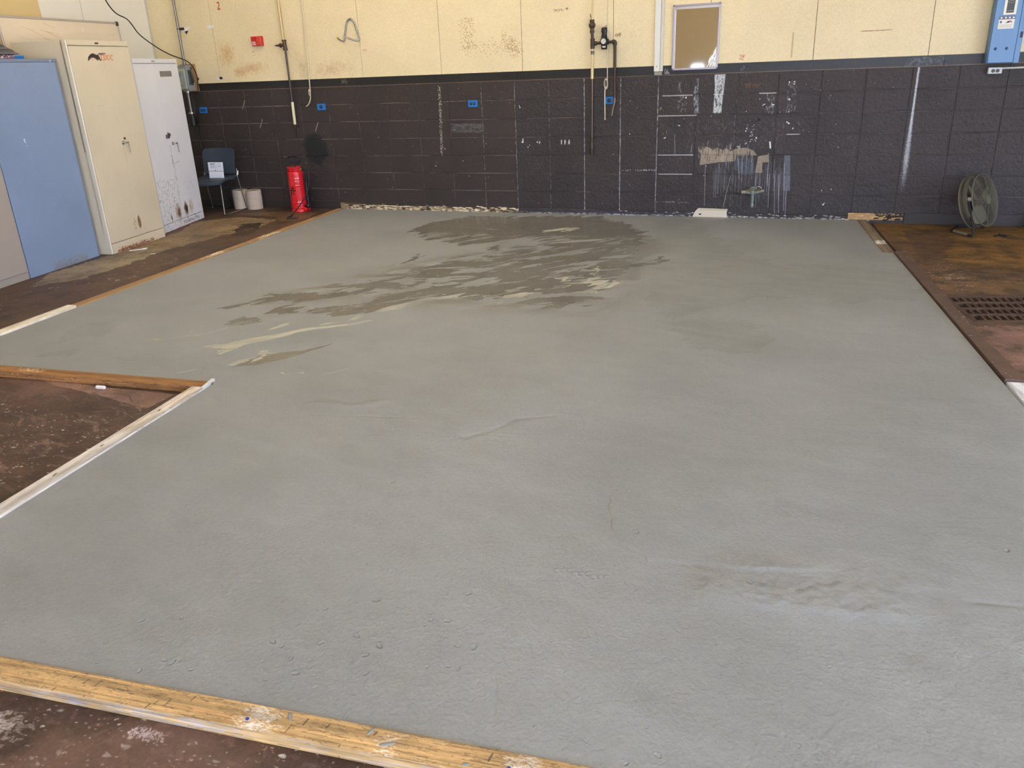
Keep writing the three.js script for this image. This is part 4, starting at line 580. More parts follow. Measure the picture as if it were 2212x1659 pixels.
  part('hinge', box(0.014, 0.07, 0.014, W2 - 0.004, 0.27, -0.01, 0.003), M('#c9bf9e', 0.4), c2);
  // blue-grey cabinet turned back to front, and the tan one beside it
  const W3 = 0.945, H3 = 1.855, D3 = 0.6, F3 = cabinetFrame(-6.59, -5.226, -0.13029, -0.991476);
  const bl = worldTex(0, W3, 0, H3, 640, 1200, { base: [136, 154, 183], draw: (g) => {
    for (let i = 0; i < 260; i++) { const x = rr(0.3, 0.75), y = 0.004 + Math.abs(rr(-1, 1) * rr(0, 1)) * 0.09; strokePoly(g, [x, y, x + rr(-0.01, 0.01), y + rr(0.004, 0.02)], 'rgba(140,128,106,.3)', rr(0.004, 0.012)); }
    fillPoly(g, [0.315, 1.19, 0.33, 1.2, 0.328, 1.168, 0.334, 1.15, 0.32, 1.165], 'rgb(232,236,240)'); fillPoly(g, [0.332, 1.135, 0.342, 1.14, 0.34, 1.128], 'rgb(232,236,240)');
  }, px: paintPx(0.07) });
  const blueP = new THREE.MeshPhysicalMaterial({ map: bl, roughness: 0.3 }), blueEdge = M('#7d889f', 0.4);
  const c3 = thing('storage_cabinet', 'blue-grey steel cabinet with a stack of grey trays on top', 'cabinet', F3.pos, F3.rot);
  part('carcass', box(W3, H3, D3, W3 / 2, H3 / 2, -D3 / 2 - 0.01, 0.006), blueEdge, c3);
  part('panel', uvf(box(W3 - 0.035, H3 - 0.03, 0.012, W3 / 2 - 0.017, H3 / 2 - 0.014, -0.005, 0.005), W3, H3), blueP, c3);
  part('top_edge', box(W3, 0.028, 0.03, W3 / 2, H3 - 0.014, -0.016, 0.006), blueEdge, c3);
  part('paint_chip', box(0.008, 0.02, 0.002, 0.86, H3 - 0.018, 0.0, 0.0008), M('#e8ebee', 0.5), c3, 'white paint chip');
  const F4 = cabinetFrame(-6.583 + 0.131, -5.222 + 0.99, -0.1313, -0.9913);
  const c4 = thing('storage_cabinet', 'tan steel cabinet cut off by the left edge of the picture', 'cabinet', F4.pos, F4.rot);
  part('carcass', box(0.995, 1.8, 0.58, 0.4975, 0.9, -0.3, 0.006), M('#a89d92', 0.45), c4);
  for (const [a, b] of [[0.01, 0.494], [0.498, 0.985]]) part('door', box(b - a, 1.7, 0.012, (a + b) / 2, 0.92, -0.006, 0.003), M('#aca196', 0.45), c4);
  // things on the blue cabinet
  const P3 = (s, d, y) => [F3.pos[0] + F3.d[0] * s - -F3.d[1] * d, FL + H3 + y, F3.pos[2] + F3.d[1] * s - F3.d[0] * -1 * -d];
  const trays = [[0.30, 0.66, 0.005, 0.37], [0.30, 0.655, 0.02, 0.35], [0.27, 0.60, 0.035, 0.30], [0.25, 0.56, 0.05, 0.26], [0.24, 0.54, 0.065, 0.24]];
  const trayMat = [M('#6f6a66', 0.6), M('#57534f', 0.6)];
  const words = ['lowest', 'second from the bottom', 'middle one', 'second from the top', 'topmost'];
  trays.forEach(([a, w, y], i) => {
    const t = thing('plastic_tray', `flat grey tray on the blue cabinet, ${words[i]} of the stack of five`, 'tray', P3(0.28 - 0.05 * i * 0.9, 0.3, 0.043 + i * 0.0195), F3.rot, 'grey trays stacked on the blue cabinet');
    const s = new THREE.Shape(); const hw = 0.33, top = 0.015; s.moveTo(-hw, 0); s.lineTo(hw, 0); s.lineTo(hw - 0.03, top); s.lineTo(-hw + 0.03, top); s.closePath();
    const g = new THREE.ExtrudeGeometry(s, { depth: 0.42, bevelEnabled: true, bevelSize: 0.002, bevelThickness: 0.002, bevelSegments: 1 }); g.translate(0, 0, -0.21);
    part('tray_body', g, trayMat[i % 2], t); part('rim', box(0.664, 0.004, 0.425, 0, 0.002, 0, 0.0015), trayMat[(i + 1) % 2], t);
  });
  const mag = thing('magazine', 'thick magazine with a purple patterned edge under the grey trays', 'magazine', P3(0.27, 0.26, 0), F3.rot);
  const mt = worldTex(0, 0.6, 0, 0.04, 512, 48, { base: [128, 98, 116], draw: (g) => { for (let i = 0; i < 46; i++) { const x = rr(0, 0.6), y = rr(0, 0.04); fillPoly(g, [x, y, x + rr(0.01, 0.05), y + 0.004, x + rr(0.02, 0.05), y + 0.014, x + 0.006, y + 0.012], ['rgb(236,236,246)', 'rgb(190,140,152)', 'rgb(240,226,180)', 'rgb(96,64,92)', 'rgb(160,140,176)'][i % 5]); } } });
  part('pages', planarUV(box(0.6, 0.036, 0.3, 0, 0.02, 0, 0.002), 'x', 'y', -0.3, 0.3, 0.002, 0.04), new THREE.MeshPhysicalMaterial({ map: mt, roughness: 0.5 }), mag);
  part('cover', [box(0.605, 0.002, 0.304, 0, 0.001, 0), box(0.605, 0.002, 0.304, 0, 0.0395, 0)], M('#5a4a56', 0.4), mag);
  const bb = thing('plastic_case', 'small glossy blue case at the end of the stack on the cabinet', 'case', P3(0.66, 0.26, 0), F3.rot);
  part('case_body', box(0.16, 0.024, 0.2, 0, 0.012, 0, 0.006), M('#1f6fb8', 0.25), bb); part('lid', box(0.164, 0.014, 0.204, 0, 0.03, 0, 0.005), M('#2f8fd8', 0.2), bb);
}
// whiteboard leaning behind the cabinets, white panels on the slanted wall, the long cable
{
  const A = [-6.625, -6.22], d = [-0.141575, -0.989928], nIn = [-0.989928, 0.141575];      // nIn points back to the wall
  const o = [A[0] + nIn[0] * 0.66, A[1] + nIn[1] * 0.66];
  const wb = thing('whiteboard', 'tan-tinted whiteboard with grey frame and black corners standing behind the cabinets', 'whiteboard', [o[0], 1.05, o[1]], ROT);
  wb.rotation.order = 'YXZ'; wb.rotation.x = -0.03;
  const x0 = 0.02, x1 = 1.79, y1 = 1.247;
  const t = worldTex(x0, x1, 0, y1, 640, 480, { base: [220, 204, 180], draw: (g) => { for (let i = 0; i < 14; i++) { const x = rr(0.1, 0.7), y = rr(1.0, 1.2); strokePoly(g, [x, y, x + 0.15, y - rr(0.02, 0.05)], 'rgba(170,144,116,.5)', 0.004); } for (let i = 0; i < 8; i++) strokePoly(g, [1.17 + rr(0, 0.01), 1.16, 1.175 + rr(0, 0.01), 1.13], 'rgba(240,226,200,.8)', 0.004); }, px: (x, y, c) => { const k = 1 + (fbm(x * 3, y * 3, 3) - 0.5) * 0.05; for (let i = 0; i < 3; i++) c[i] *= k; } });
  part('writing_surface', planarUV(box(x1 - x0 - 0.02, y1 - 0.02, 0.01, (x0 + x1) / 2, y1 / 2, 0), 'x', 'y', x0, x1, 0, y1), new THREE.MeshPhysicalMaterial({ map: t, roughness: 0.3 }), wb);
  const fr = M('#b9b3b0', 0.35, 0.5);
  part('frame', [box(x1 - x0, 0.022, 0.02, (x0 + x1) / 2, y1 - 0.011, 0, 0.004), box(x1 - x0, 0.022, 0.02, (x0 + x1) / 2, 0.011, 0, 0.004), box(0.022, y1, 0.02, x0 + 0.011, y1 / 2, 0, 0.004), box(0.022, y1, 0.02, x1 - 0.011, y1 / 2, 0, 0.004)], fr, wb);
  for (const [x, s] of [[x0 + 0.018, 1], [x1 - 0.018, -1]]) part('corner_cap', box(0.05, 0.05, 0.028, x, y1 - 0.018, 0, 0.012), M('#2b2622', 0.4), wb, 'black plastic corner');
  const wp = thing('wall_panel', 'tall white painted panels with a dark seam on the slanted left wall', 'panel', [LW.o[0], 0, LW.o[1]], ROT);
  for (const [a, b] of [[-1.885, -1.243], [-1.236, -0.03]]) part('panel', box(b - a, 4.2, 0.018, (a + b) / 2, 2.3, 0.011, 0.003), M('#f3efe2', 0.5), wp);
  part('seam', box(0.012, 4.2, 0.006, -1.24, 2.3, 0.004), M('#2c2a26', 0.7), wp, 'dark open seam');
  part('edge_strip', box(0.022, 4.2, 0.024, -0.018, 2.3, 0.013, 0.004), M('#cfcdc6', 0.4), wp);
  const cab = tag(part('power_cable', tube([V(-7.1, 3.4, -6.95), V(-7.385, 2.499, -7.6), V(-7.46, 2.315, -7.95), V(-7.61, 2.175, -8.25), V(-7.7, 2.039, -8.6), V(-7.684, 1.953, -8.8), V(-7.63, 1.9, -8.94), V(-7.548, 1.833, -8.975), V(-7.53, 1.694, -9.02), V(-7.575, 1.526, -9.05), V(-7.62, 1.27, -9.055), V(-7.64, 0.92, -9.055), V(-7.46, 0.4, -9.05), V(-7.38, 0.2, -9.03), V(-7.3, 0.06, -8.99), V(-7.42, 0.045, -8.93), V(-7.56, 0.044, -8.9), V(-7.7, 0.044, -8.86)], 0.0065, 160, 8), M('#1c1917', 0.5), scene), 'thin black cable hanging past the whiteboard corner and down behind the chair', 'cable');
  cab.name = 'power_cable';
}

// ------------------------------------------------------------------ things on the back wall
const steelPipe = M('#8b8780', 0.35, 0.85), brownPipe = M('#4a3a32', 0.45, 0.4), creamPipe = M('#dfc996', 0.5), black = M('#1b1a1a', 0.45);
const onWall = (name, label, cat, x, y, group) => thing(name, label, cat, [x, y, ZW], 0, group);
{ // disconnect switch with its conduit and hanging connector
  const g = onWall('disconnect_switch', 'grey metal disconnect switch box beside the pale grey cabinet', 'switch box', -7.71, 1.678);
  const gm = M('#9aa09e', 0.45, 0.2), lid = M('#a9b0ac', 0.42, 0.2);
  part('backing_board', box(0.24, 0.33, 0.02, 0.02, 0, 0.013, 0.002), M('#b98d62', 0.7), g, 'plywood backing board');
  part('enclosure', box(0.2, 0.305, 0.125, 0, 0, 0.086, 0.006), gm, g);
  const cov = part('cover', box(0.185, 0.25, 0.026, -0.004, -0.01, 0.16, 0.012), lid, g);
  part('sticker', [box(0.05, 0.05, 0.002, 0.0, 0.045, 0.174)], M('#5f93b4', 0.5), cov, 'blue sticker');
  part('warning_label', box(0.13, 0.022, 0.002, 0.0, 0.095, 0.174), M('#c9c59a', 0.5), cov, 'yellowish warning label');
  for (const y of [-0.08, -0.1]) part('vent', box(0.06, 0.005, 0.002, 0.01, y, 0.1735), M('#676b6a', 0.5), cov);
  part('lever', [tube([V(0.1, 0.075, 0.085), V(0.13, 0.06, 0.095), V(0.138, 0.01, 0.09), V(0.132, -0.045, 0.075), V(0.102, -0.055, 0.07)], 0.0095, 30, 10), box(0.012, 0.18, 0.07, 0.103, 0.005, 0.09, 0.005)], M('#4d5150', 0.4, 0.3), g, 'dark curved side lever');
  part('knockout', cyl(V(0.099, 0.115, 0.05), V(0.104, 0.115, 0.05), 0.016), M('#4c5355', 0.5), g);
  const c = onWall('conduit_pipe', 'bright steel conduit rising from the grey switch box to the ceiling', 'pipe', -7.7, 0);
  part('pipe', cyl(V(0, 1.84, 0.05), V(0, 4.59, 0.05), 0.0165), steelPipe, c);
  part('strap', [box(0.11, 0.03, 0.006, 0, 2.26, 0.004), torus(0.02, 0.004, 20, 6).rotateX(Math.PI / 2).translate(0, 2.26, 0.05)], M('#3a2c24', 0.5, 0.3), c, 'dark pipe strap');
  part('coupling', cyl(V(0, 1.84, 0.05), V(0, 1.87, 0.05), 0.024), steelPipe, c);
  const d = onWall('cord_connector', 'black plug connector hanging from a short steel pipe under the switch box', 'connector', -7.715, 0);
  part('pipe', cyl(V(0, 1.255, 0.06), V(0, 1.53, 0.06), 0.0175), steelPipe, d);
  part('gland', [cyl(V(0, 1.24, 0.06), V(0, 1.262, 0.06), 0.034), cyl(V(0, 1.5, 0.06), V(0, 1.53, 0.06), 0.026)], M('#bdbab4', 0.3, 0.85), d);
  part('plug_body', lathe([[0.001, 1.085], [0.044, 1.085], [0.05, 1.092], [0.05, 1.2], [0.046, 1.225], [0.04, 1.24], [0.001, 1.24]]).translate(0, 0, 0.06), black, d);
}
{ // fire alarm
  const g = onWall('fire_alarm', 'red wall-mounted fire alarm with white lettering above the sprayer', 'alarm', -6.557, 2.066);
  const red = M('#c4201d', 0.35);
  part('housing', box(0.15, 0.11, 0.05, 0, 0, 0.026, 0.008), red, g); part('lens', box(0.062, 0.1, 0.02, 0.04, 0, 0.055, 0.006), M('#d8402e', 0.2), g);
  const t = worldTex(0, 0.07, 0, 0.05, 224, 160, { base: [206, 34, 30], draw: (c) => { text(c, 'FIRE', 0.035, 0.036, 0.026, '#ffffff', 'sans-serif', 1.05); text(c, 'ALARM', 0.035, 0.013, 0.024, '#ffffff', 'sans-serif', 0.85); } });
  part('label', planarUV(box(0.066, 0.05, 0.002, -0.036, -0.024, 0.0515), 'x', 'y', -0.069, -0.003, -0.049, 0.001), new THREE.MeshPhysicalMaterial({ map: t, roughness: 0.4 }), g);
}
{ // wall hook
  const g = onWall('wall_hook', 'grey bent-metal double hook with yellow tips high on the yellow wall', 'hook', -5.235, 2.25);
  const m = M('#a3a6a0', 0.35, 0.45);
  part('hanger', tube([V(-0.135, -0.205, 0.115), V(-0.12, -0.235, 0.06), V(-0.108, -0.235, 0.022), V(-0.098, -0.2, 0.016), V(-0.065, -0.08, 0.014), V(-0.045, -0.03, 0.014), V(0, 0, 0.014), V(0.04, -0.03, 0.014), V(0.06, -0.08, 0.014), V(0.088, -0.19, 0.016), V(0.092, -0.235, 0.022), V(0.06, -0.238, 0.06), V(0.0, -0.208, 0.115)], 0.0105, 120, 10), m, g);
  part('tip', new THREE.SphereGeometry(0.011, 14, 10).translate(-0.136, -0.203, 0.117), M('#d8b32a', 0.4), g, 'yellow rubber tip'); part('tip', new THREE.SphereGeometry(0.011, 14, 10).translate(-0.001, -0.207, 0.117), M('#d8b32a', 0.4), g, 'yellow rubber tip');
  for (const [x, y] of [[-0.062, -0.07], [0.057, -0.07], [-0.09, -0.17], [0.08, -0.16]]) part('rivet', new THREE.SphereGeometry(0.006, 10, 6).translate(x, y, 0.024), M('#6a6c68', 0.4, 0.7), g);
}
{ // left pipe with gas cock
  const g = onWall('air_pipe', 'slim dark pipe with a side valve and cream sleeve on the left of the wall', 'pipe', -6.163, 0);
  part('upper_pipe', cyl(V(-0.005, 2.03, 0.04), V(-0.03, 4.59, 0.04), 0.0115), creamPipe, g, 'cream-painted upper pipe');
  part('upper_pipe', cyl(V(-0.034, 2.03, 0.02), V(-0.06, 4.59, 0.02), 0.007), creamPipe, g, 'cream-painted thin line');
  const bronze = M('#5c4a3a', 0.45, 0.5);
  part('valve', [cyl(V(0.003, 1.95, 0.04), V(0.0, 2.06, 0.04), 0.024, 0.022), cyl(V(0.003, 1.945, 0.04), V(0.003, 1.965, 0.04), 0.028, 0.028, 6), cyl(V(0.0, 2.045, 0.04), V(0.0, 2.065, 0.04), 0.027, 0.027, 6), cyl(V(0.0, 2.005, 0.04), V(-0.055, 2.003, 0.045), 0.017), cyl(V(-0.05, 2.003, 0.045), V(-0.066, 2.003, 0.046), 0.026, 0.022)], bronze, g);
  part('valve_stem', [cyl(V(-0.06, 2.003, 0.046), V(-0.115, 2.003, 0.05), 0.012, 0.01), cyl(V(-0.115, 2.003, 0.05), V(-0.145, 2.004, 0.052), 0.007, 0.001)], bronze, g);
  part('lower_pipe', cyl(V(0.004, 1.34, 0.04), V(0.003, 1.95, 0.04), 0.0115), M('#54484a', 0.4, 0.4), g);
  part('sleeve', [cyl(V(0.0, 1.085, 0.04), V(0.004, 1.35, 0.04), 0.0175), cyl(V(0.001, 1.25, 0.04), V(0.001, 1.256, 0.04), 0.0185)], M('#e6d9b0', 0.5), g, 'cream sleeve');
  part('nozzle', [cyl(V(0, 1.04, 0.04), V(0, 1.085, 0.04), 0.012, 0.016), cyl(V(-0.002, 0.95, 0.04), V(0, 1.04, 0.04), 0.007), cyl(V(-0.012, 1.03, 0.04), V(0.012, 1.03, 0.04), 0.008), cyl(V(-0.002, 0.925, 0.04), V(-0.002, 0.952, 0.04), 0.011, 0.009)], M('#3a302c', 0.5, 0.4), g);
}
{ // ropes
  const m = M('#d9cfb4', 0.8);
  const a = tag(part('pull_cord', [tube([V(-5.83, 3.6, ZW + 0.02), V(-5.86, 2.4, ZW + 0.02), V(-5.885, 1.6, ZW + 0.025), V(-5.892, 1.43, ZW + 0.03), V(-5.9, 1.36, ZW + 0.04), V(-5.93, 1.31, ZW + 0.05), V(-5.96, 1.295, ZW + 0.05)], 0.0065, 70, 8), new THREE.TorusGeometry(0.035, 0.0055, 8, 26).scale(0.38, 1, 1).translate(-5.9, 1.455, ZW + 0.03), new THREE.TorusGeometry(0.03, 0.0055, 8, 26).scale(0.3, 1, 1).translate(-5.893, 1.45, ZW + 0.04)], m, scene), 'thin cream cord knotted above the single-socket blue outlet on the left', 'cord');
  a.name = 'pull_cord';
  const b = tag(part('pull_cord', [tube([V(-2.152, 3.6, ZW + 0.07), V(-2.148, 2.2, ZW + 0.07), V(-2.146, 1.47, ZW + 0.07)], 0.005, 40, 8), new THREE.TorusGeometry(0.05, 0.006, 8, 28).scale(0.32, 1, 1).translate(-2.156, 1.445, ZW + 0.07), new THREE.TorusGeometry(0.046, 0.006, 8, 28).scale(0.42, 1, 1).translate(-2.162, 1.45, ZW + 0.078), new THREE.TorusGeometry(0.042, 0.006, 8, 28).scale(0.22, 1, 1).translate(-2.158, 1.452, ZW + 0.084), tube([V(-2.17, 1.41, ZW + 0.075), V(-2.172, 1.3, ZW + 0.075), V(-2.17, 1.09, ZW + 0.07)], 0.006, 30, 8), new THREE.SphereGeometry(0.009, 10, 8).translate(-2.17, 1.085, ZW + 0.07)], m, scene), 'thin cream cord coiled and hanging in front of the blue outlet beside the pipes', 'cord');
  b.name = numbered('pull_cord'); names.pull_cord = 1; b.name = 'pull_cord_001';
}
{ // blue outlets
  const bluep = M('#1f74c4', 0.4), bk = M('#15171c', 0.4);
  function outlet(x, y, two, label) {
    const g = onWall('wall_outlet', label, 'outlet', x, y, 'blue wall outlets');
    part('plate', box(0.118, 0.076, 0.012, 0, 0, 0.008, 0.004), bluep, g);
    for (const s of two ? [-0.02, 0.02] : [0]) { const r = part('receptacle', cyl(V(s, 0, 0.012), V(s, 0, 0.017), two ? 0.016 : 0.021, two ? 0.016 : 0.021, 24), bk, g); part('slot', [box(0.003, 0.01, 0.002, s - 0.005, 0.002, 0.0175), box(0.003, 0.01, 0.002, s + 0.005, 0.002, 0.0175)], M('#8a8d90', 0.5), r); }
    return g;
  }
  outlet(-7.56, 1.28, true, 'blue outlet plate under the grey switch box');
  outlet(-5.77, 1.283, false, 'blue single-socket outlet plate below the knotted cord');
  outlet(-3.745, 1.276, true, 'blue double-socket outlet plate alone in the middle of the block wall');
  outlet(-2.138, 1.273, false, 'blue outlet plate behind the hanging coil of cord');
}
{ // air line with regulator
  const g = onWall('air_line', 'brown iron air pipe with gauge regulator and drop leg left of the mirror', 'pipe', -2.316, 0);
  const z = 0.06;
  part('riser', cyl(V(0.0, 2.07, z), V(0.012, 4.59, z), 0.008), creamPipe, g, 'thin cream riser');
  part('shutoff_valve', [cyl(V(0, 1.96, z), V(0, 2.075, z), 0.02), new THREE.SphereGeometry(0.036, 18, 12).translate(0, 2.03, z), cyl(V(0, 2.03, z), V(0.03, 2.035, z + 0.035), 0.014), cyl(V(0, 2.06, z), V(0, 2.085, z), 0.026, 0.026, 6), cyl(V(-0.004, 2.08, z), V(-0.02, 2.14, z), 0.005, 0.004), cyl(V(0, 1.955, z), V(0, 1.98, z), 0.025, 0.025, 6)], M('#57463a', 0.5, 0.5), g);
  part('pipe', cyl(V(0.004, 1.87, z), V(0, 1.96, z), 0.0155), brownPipe, g);
  part('tee', [cyl(V(0.004, 1.8, z), V(0.004, 1.9, z), 0.0225), cyl(V(0.004, 1.85, z), V(0.05, 1.852, z), 0.021)], brownPipe, g);
  part('pipe', cyl(V(0.0, 1.5, z), V(0.004, 1.8, z), 0.0155), creamPipe, g, 'cream-painted length'); part('coupling', cyl(V(0.004, 1.745, z), V(0.004, 1.78, z), 0.02, 0.02, 8), M('#6d6a5c', 0.4, 0.6), g);
  part('pipe', cyl(V(-0.005, 0.75, z), V(0.0, 1.5, z), 0.0155), M('#5d4a41', 0.35, 0.5), g);
  part('drain_cock', [cyl(V(-0.004, 0.84, z), V(-0.004, 0.9, z), 0.021), cyl(V(-0.004, 0.875, z), V(-0.05, 0.875, z + 0.01), 0.011), cyl(V(-0.045, 0.86, z + 0.01), V(-0.045, 0.895, z + 0.01), 0.009), cyl(V(-0.05, 0.875, z + 0.01), V(-0.075, 0.87, z + 0.012), 0.005)], brownPipe, g);
  part('end_cap', cyl(V(-0.006, 0.715, z), V(-0.006, 0.775, z), 0.02, 0.021), brownPipe, g);
  part('cross_pipe', [cyl(V(0.05, 1.852, z), V(0.13, 1.857, z), 0.0145), cyl(V(0.13, 1.857, z), V(0.245, 1.86, z), 0.0145)], brownPipe, g);
  const reg = part('regulator', [lathe([[0.001, 1.79], [0.03, 1.79], [0.036, 1.8], [0.036, 1.83], [0.046, 1.84], [0.046, 1.885], [0.038, 1.895], [0.034, 1.92], [0.03, 1.93], [0.03, 1.955], [0.037, 1.96], [0.032, 2.0], [0.02, 2.004], [0.001, 2.004]], 28).translate(0.135, 0, z)], M('#1c1b1b', 0.35), g, 'black pressure regulator');
  part('gauge', [cyl(V(0.137, 1.868, z + 0.03), V(0.137, 1.868, z + 0.062), 0.031), torus(0.03, 0.004).translate(0.137, 1.868, z + 0.062)], M('#2b2a29', 0.3, 0.5), reg);
  const gt = worldTex(-0.03, 0.03, -0.03, 0.03, 128, 128, { base: [228, 224, 210], draw: (c) => { for (let i = 0; i < 11; i++) { const a = -2.2 - i * 0.49 + 6.28; strokePoly(c, [Math.cos(a) * 0.018, Math.sin(a) * 0.018, Math.cos(a) * 0.024, Math.sin(a) * 0.024], '#333', 0.002); } strokePoly(c, [-0.012, -0.012, 0.014, 0.014], '#222', 0.003); } });
  const dial = new THREE.CircleGeometry(0.028, 32); part('dial', planarUV(dial, 'x', 'y', -0.03, 0.03, -0.03, 0.03).translate(0.137, 1.868, z + 0.0635), new THREE.MeshPhysicalMaterial({ map: gt, roughness: 0.3 }), reg);
  part('rating_label', box(0.034, 0.016, 0.003, 0.137, 1.814, z + 0.0365, 0.001), M('#e5e2d8', 0.5), reg);
  part('lock_tab', tube([V(0.13, 2.0, z), V(0.15, 2.012, z + 0.01), V(0.172, 2.028, z + 0.01)], 0.003, 14, 6), M('#4c473f', 0.4, 0.5), reg);
  part('elbow', tube([V(0.22, 1.86, z), V(0.238, 1.859, z), V(0.247, 1.85, z), V(0.248, 1.825, z)], 0.021, 20, 12), brownPipe, g);
  part('drop_pipe', cyl(V(0.248, 1.29, z), V(0.248, 1.83, z), 0.0145), brownPipe, g);
  part('quick_coupling', [cyl(V(0.248, 1.25, z), V(0.248, 1.3, z), 0.019, 0.019, 8), cyl(V(0.248, 1.26, z), V(0.235, 1.2, z + 0.01), 0.013), cyl(V(0.235, 1.205, z + 0.01), V(0.222, 1.12, z + 0.02), 0.018, 0.013), cyl(V(0.262, 1.275, z), V(0.295, 1.275, z), 0.004)], M('#6a5d50', 0.35, 0.6), g);
}
{ // raceway, mirror, switch box, small outlet, hose bib
  const r = onWall('cable_raceway', 'white vertical metal raceway ending at the black band beside the mirror', 'raceway', -1.612, 0);
  part('cover', box(0.06, 3.04, 0.035, -0.014, 3.07, 0.02, 0.004), M('#e9e6dc', 0.45), r); part('flange', box(0.03, 3.04, 0.022, 0.032, 3.07, 0.012, 0.003), M('#d9d3c2', 0.45), r);
  part('stub', box(0.08, 0.034, 0.03, 0.0, 1.53, 0.017, 0.003), M('#9b958a', 0.5), r); part('screw', new THREE.SphereGeometry(0.005, 10, 6).translate(-0.014, 1.6, 0.038), M('#6b6862', 0.4, 0.7), r);
  const m = onWall('wall_mirror', 'rectangular framed mirror with scratched silvering at its lower right corner', 'mirror', -1.238, 1.865);
  const w = 0.47, h = 0.622, fr = M('#b3abb4', 0.3, 0.55);
  part('frame', [box(w, 0.016, 0.024, 0, h / 2 - 0.008, 0.013, 0.003), box(w, 0.02, 0.024, 0, -h / 2 + 0.01, 0.013, 0.003), box(0.016, h, 0.024, -w / 2 + 0.008, 0, 0.013, 0.003), box(0.016, h, 0.024, w / 2 - 0.008, 0, 0.013, 0.003)], fr, m);
  part('inner_edge', [box(w - 0.03, 0.026, 0.006, 0, h / 2 - 0.03, 0.012, 0.002), box(0.01, h - 0.03, 0.006, -w / 2 + 0.022, 0, 0.012, 0.002)], M('#cdc6c0', 0.3, 0.5), m);
  const wear = worldTex(-w / 2, w / 2, -h / 2, h / 2, 512, 680, { base: [235, 232, 226], draw: (g) => { for (let i = 0; i < 150; i++) { const q = rnd(), x = 0.215 - Math.abs(rr(-1, 1)) * 0.1 * q, y = -0.29 + rnd() * 0.2 * (1 - (0.215 - x) / 0.11), l = rr(0.01, 0.05); strokePoly(g, [x, y, x + l * 0.35, y + l], 'rgb(250,250,250)', rr(0.002, 0.008)); } } });
  const rgh = (() => { const c = document.createElement('canvas'); c.width = 256; c.height = 340; const g = c.getContext('2d'); g.fillStyle = 'rgb(10,10,10)'; g.fillRect(0, 0, 256, 340); seed = 99; for (let i = 0; i < 120; i++) { const q = rnd(), x = 250 - q * 66 * rnd(), y = 335 - rnd() * 105 * (1 - (250 - x) / 70), l = rr(5, 26); g.strokeStyle = `rgba(255,255,255,${rr(0.2, 0.8)})`; g.lineWidth = rr(1, 4); g.beginPath(); g.moveTo(x, y); g.lineTo(x + l * 0.35, y - l); g.stroke(); } const t = new THREE.CanvasTexture(c); return t; })();
  const gl = part('mirror_glass', planarUV(box(w - 0.02, h - 0.02, 0.006, 0, 0, 0.006), 'x', 'y', -w / 2, w / 2, -h / 2, h / 2), new THREE.MeshPhysicalMaterial({ map: wear, roughness: 1, roughnessMap: rgh, metalness: 1, metalnessMap: (() => { const c = document.createElement('canvas'); c.width = 256; c.height = 340; const g = c.getContext('2d'); g.fillStyle = '#fff'; g.fillRect(0, 0, 256, 340); seed = 99; for (let i = 0; i < 120; i++) { const q = rnd(), x = 250 - q * 66 * rnd(), y = 335 - rnd() * 105 * (1 - (250 - x) / 70), l = rr(5, 26); rr(0, 1); g.strokeStyle = 'rgba(0,0,0,.75)'; g.lineWidth = rr(1, 4); g.beginPath(); g.moveTo(x, y); g.lineTo(x + l * 0.35, y - l); g.stroke(); } return new THREE.CanvasTexture(c); })() }), m);
  // blue safety switch
  const s = onWall('safety_switch', 'tall blue electrical switch box at the top right of the wall', 'switch box', 1.535, 1.515);
  const bm = M('#6d93bd', 0.42, 0.1, { bumpMap: grainAt(1, 2), bumpScale: 0.0008 }), bs = M('#5f7f9f', 0.45);
  part('enclosure', box(0.262, 1.05, 0.13, 0.012, 0.525, 0.067, 0.008), bs, s);
  part('door', box(0.205, 1.03, 0.016, -0.005, 0.52, 0.138, 0.004), bm, s);
  part('side_rail', box(0.045, 1.04, 0.012, 0.122, 0.52, 0.137, 0.003), bm, s);
  for (const x of [-0.06, 0.03]) part('bolt', new THREE.SphereGeometry(0.0125, 16, 8).scale(1, 1, 0.6).translate(x, 0.125, 0.147), M('#3f5878', 0.35, 0.3), s);
  const lt = worldTex(0, 0.1, 0, 0.3, 200, 600, { base: [240, 236, 214], draw: (g) => { fillPoly(g, [0.02, 0.015, 0.08, 0.015, 0.08, 0.29, 0.02, 0.29], 'rgb(52,50,42)'); for (const y of [0.105, 0.16, 0.185]) { g.beginPath(); g.ellipse(0.05, y, 0.02, 0.01, 0, 0, 6.3); g.strokeStyle = 'rgb(150,148,130)'; g.lineWidth = 0.003; g.stroke(); } text(g, 'OFF', 0.05, 0.128, 0.014, 'rgb(216,214,200)'); strokePoly(g, [0.025, 0.03, 0.075, 0.03], 'rgb(180,178,160)', 0.003); } });
  part('window_label', planarUV(box(0.1, 0.3, 0.004, 0.005, 0.555, 0.148), 'x', 'y', -0.045, 0.055, 0.405, 0.705), new THREE.MeshPhysicalMaterial({ map: lt, roughness: 0.35 }), s);
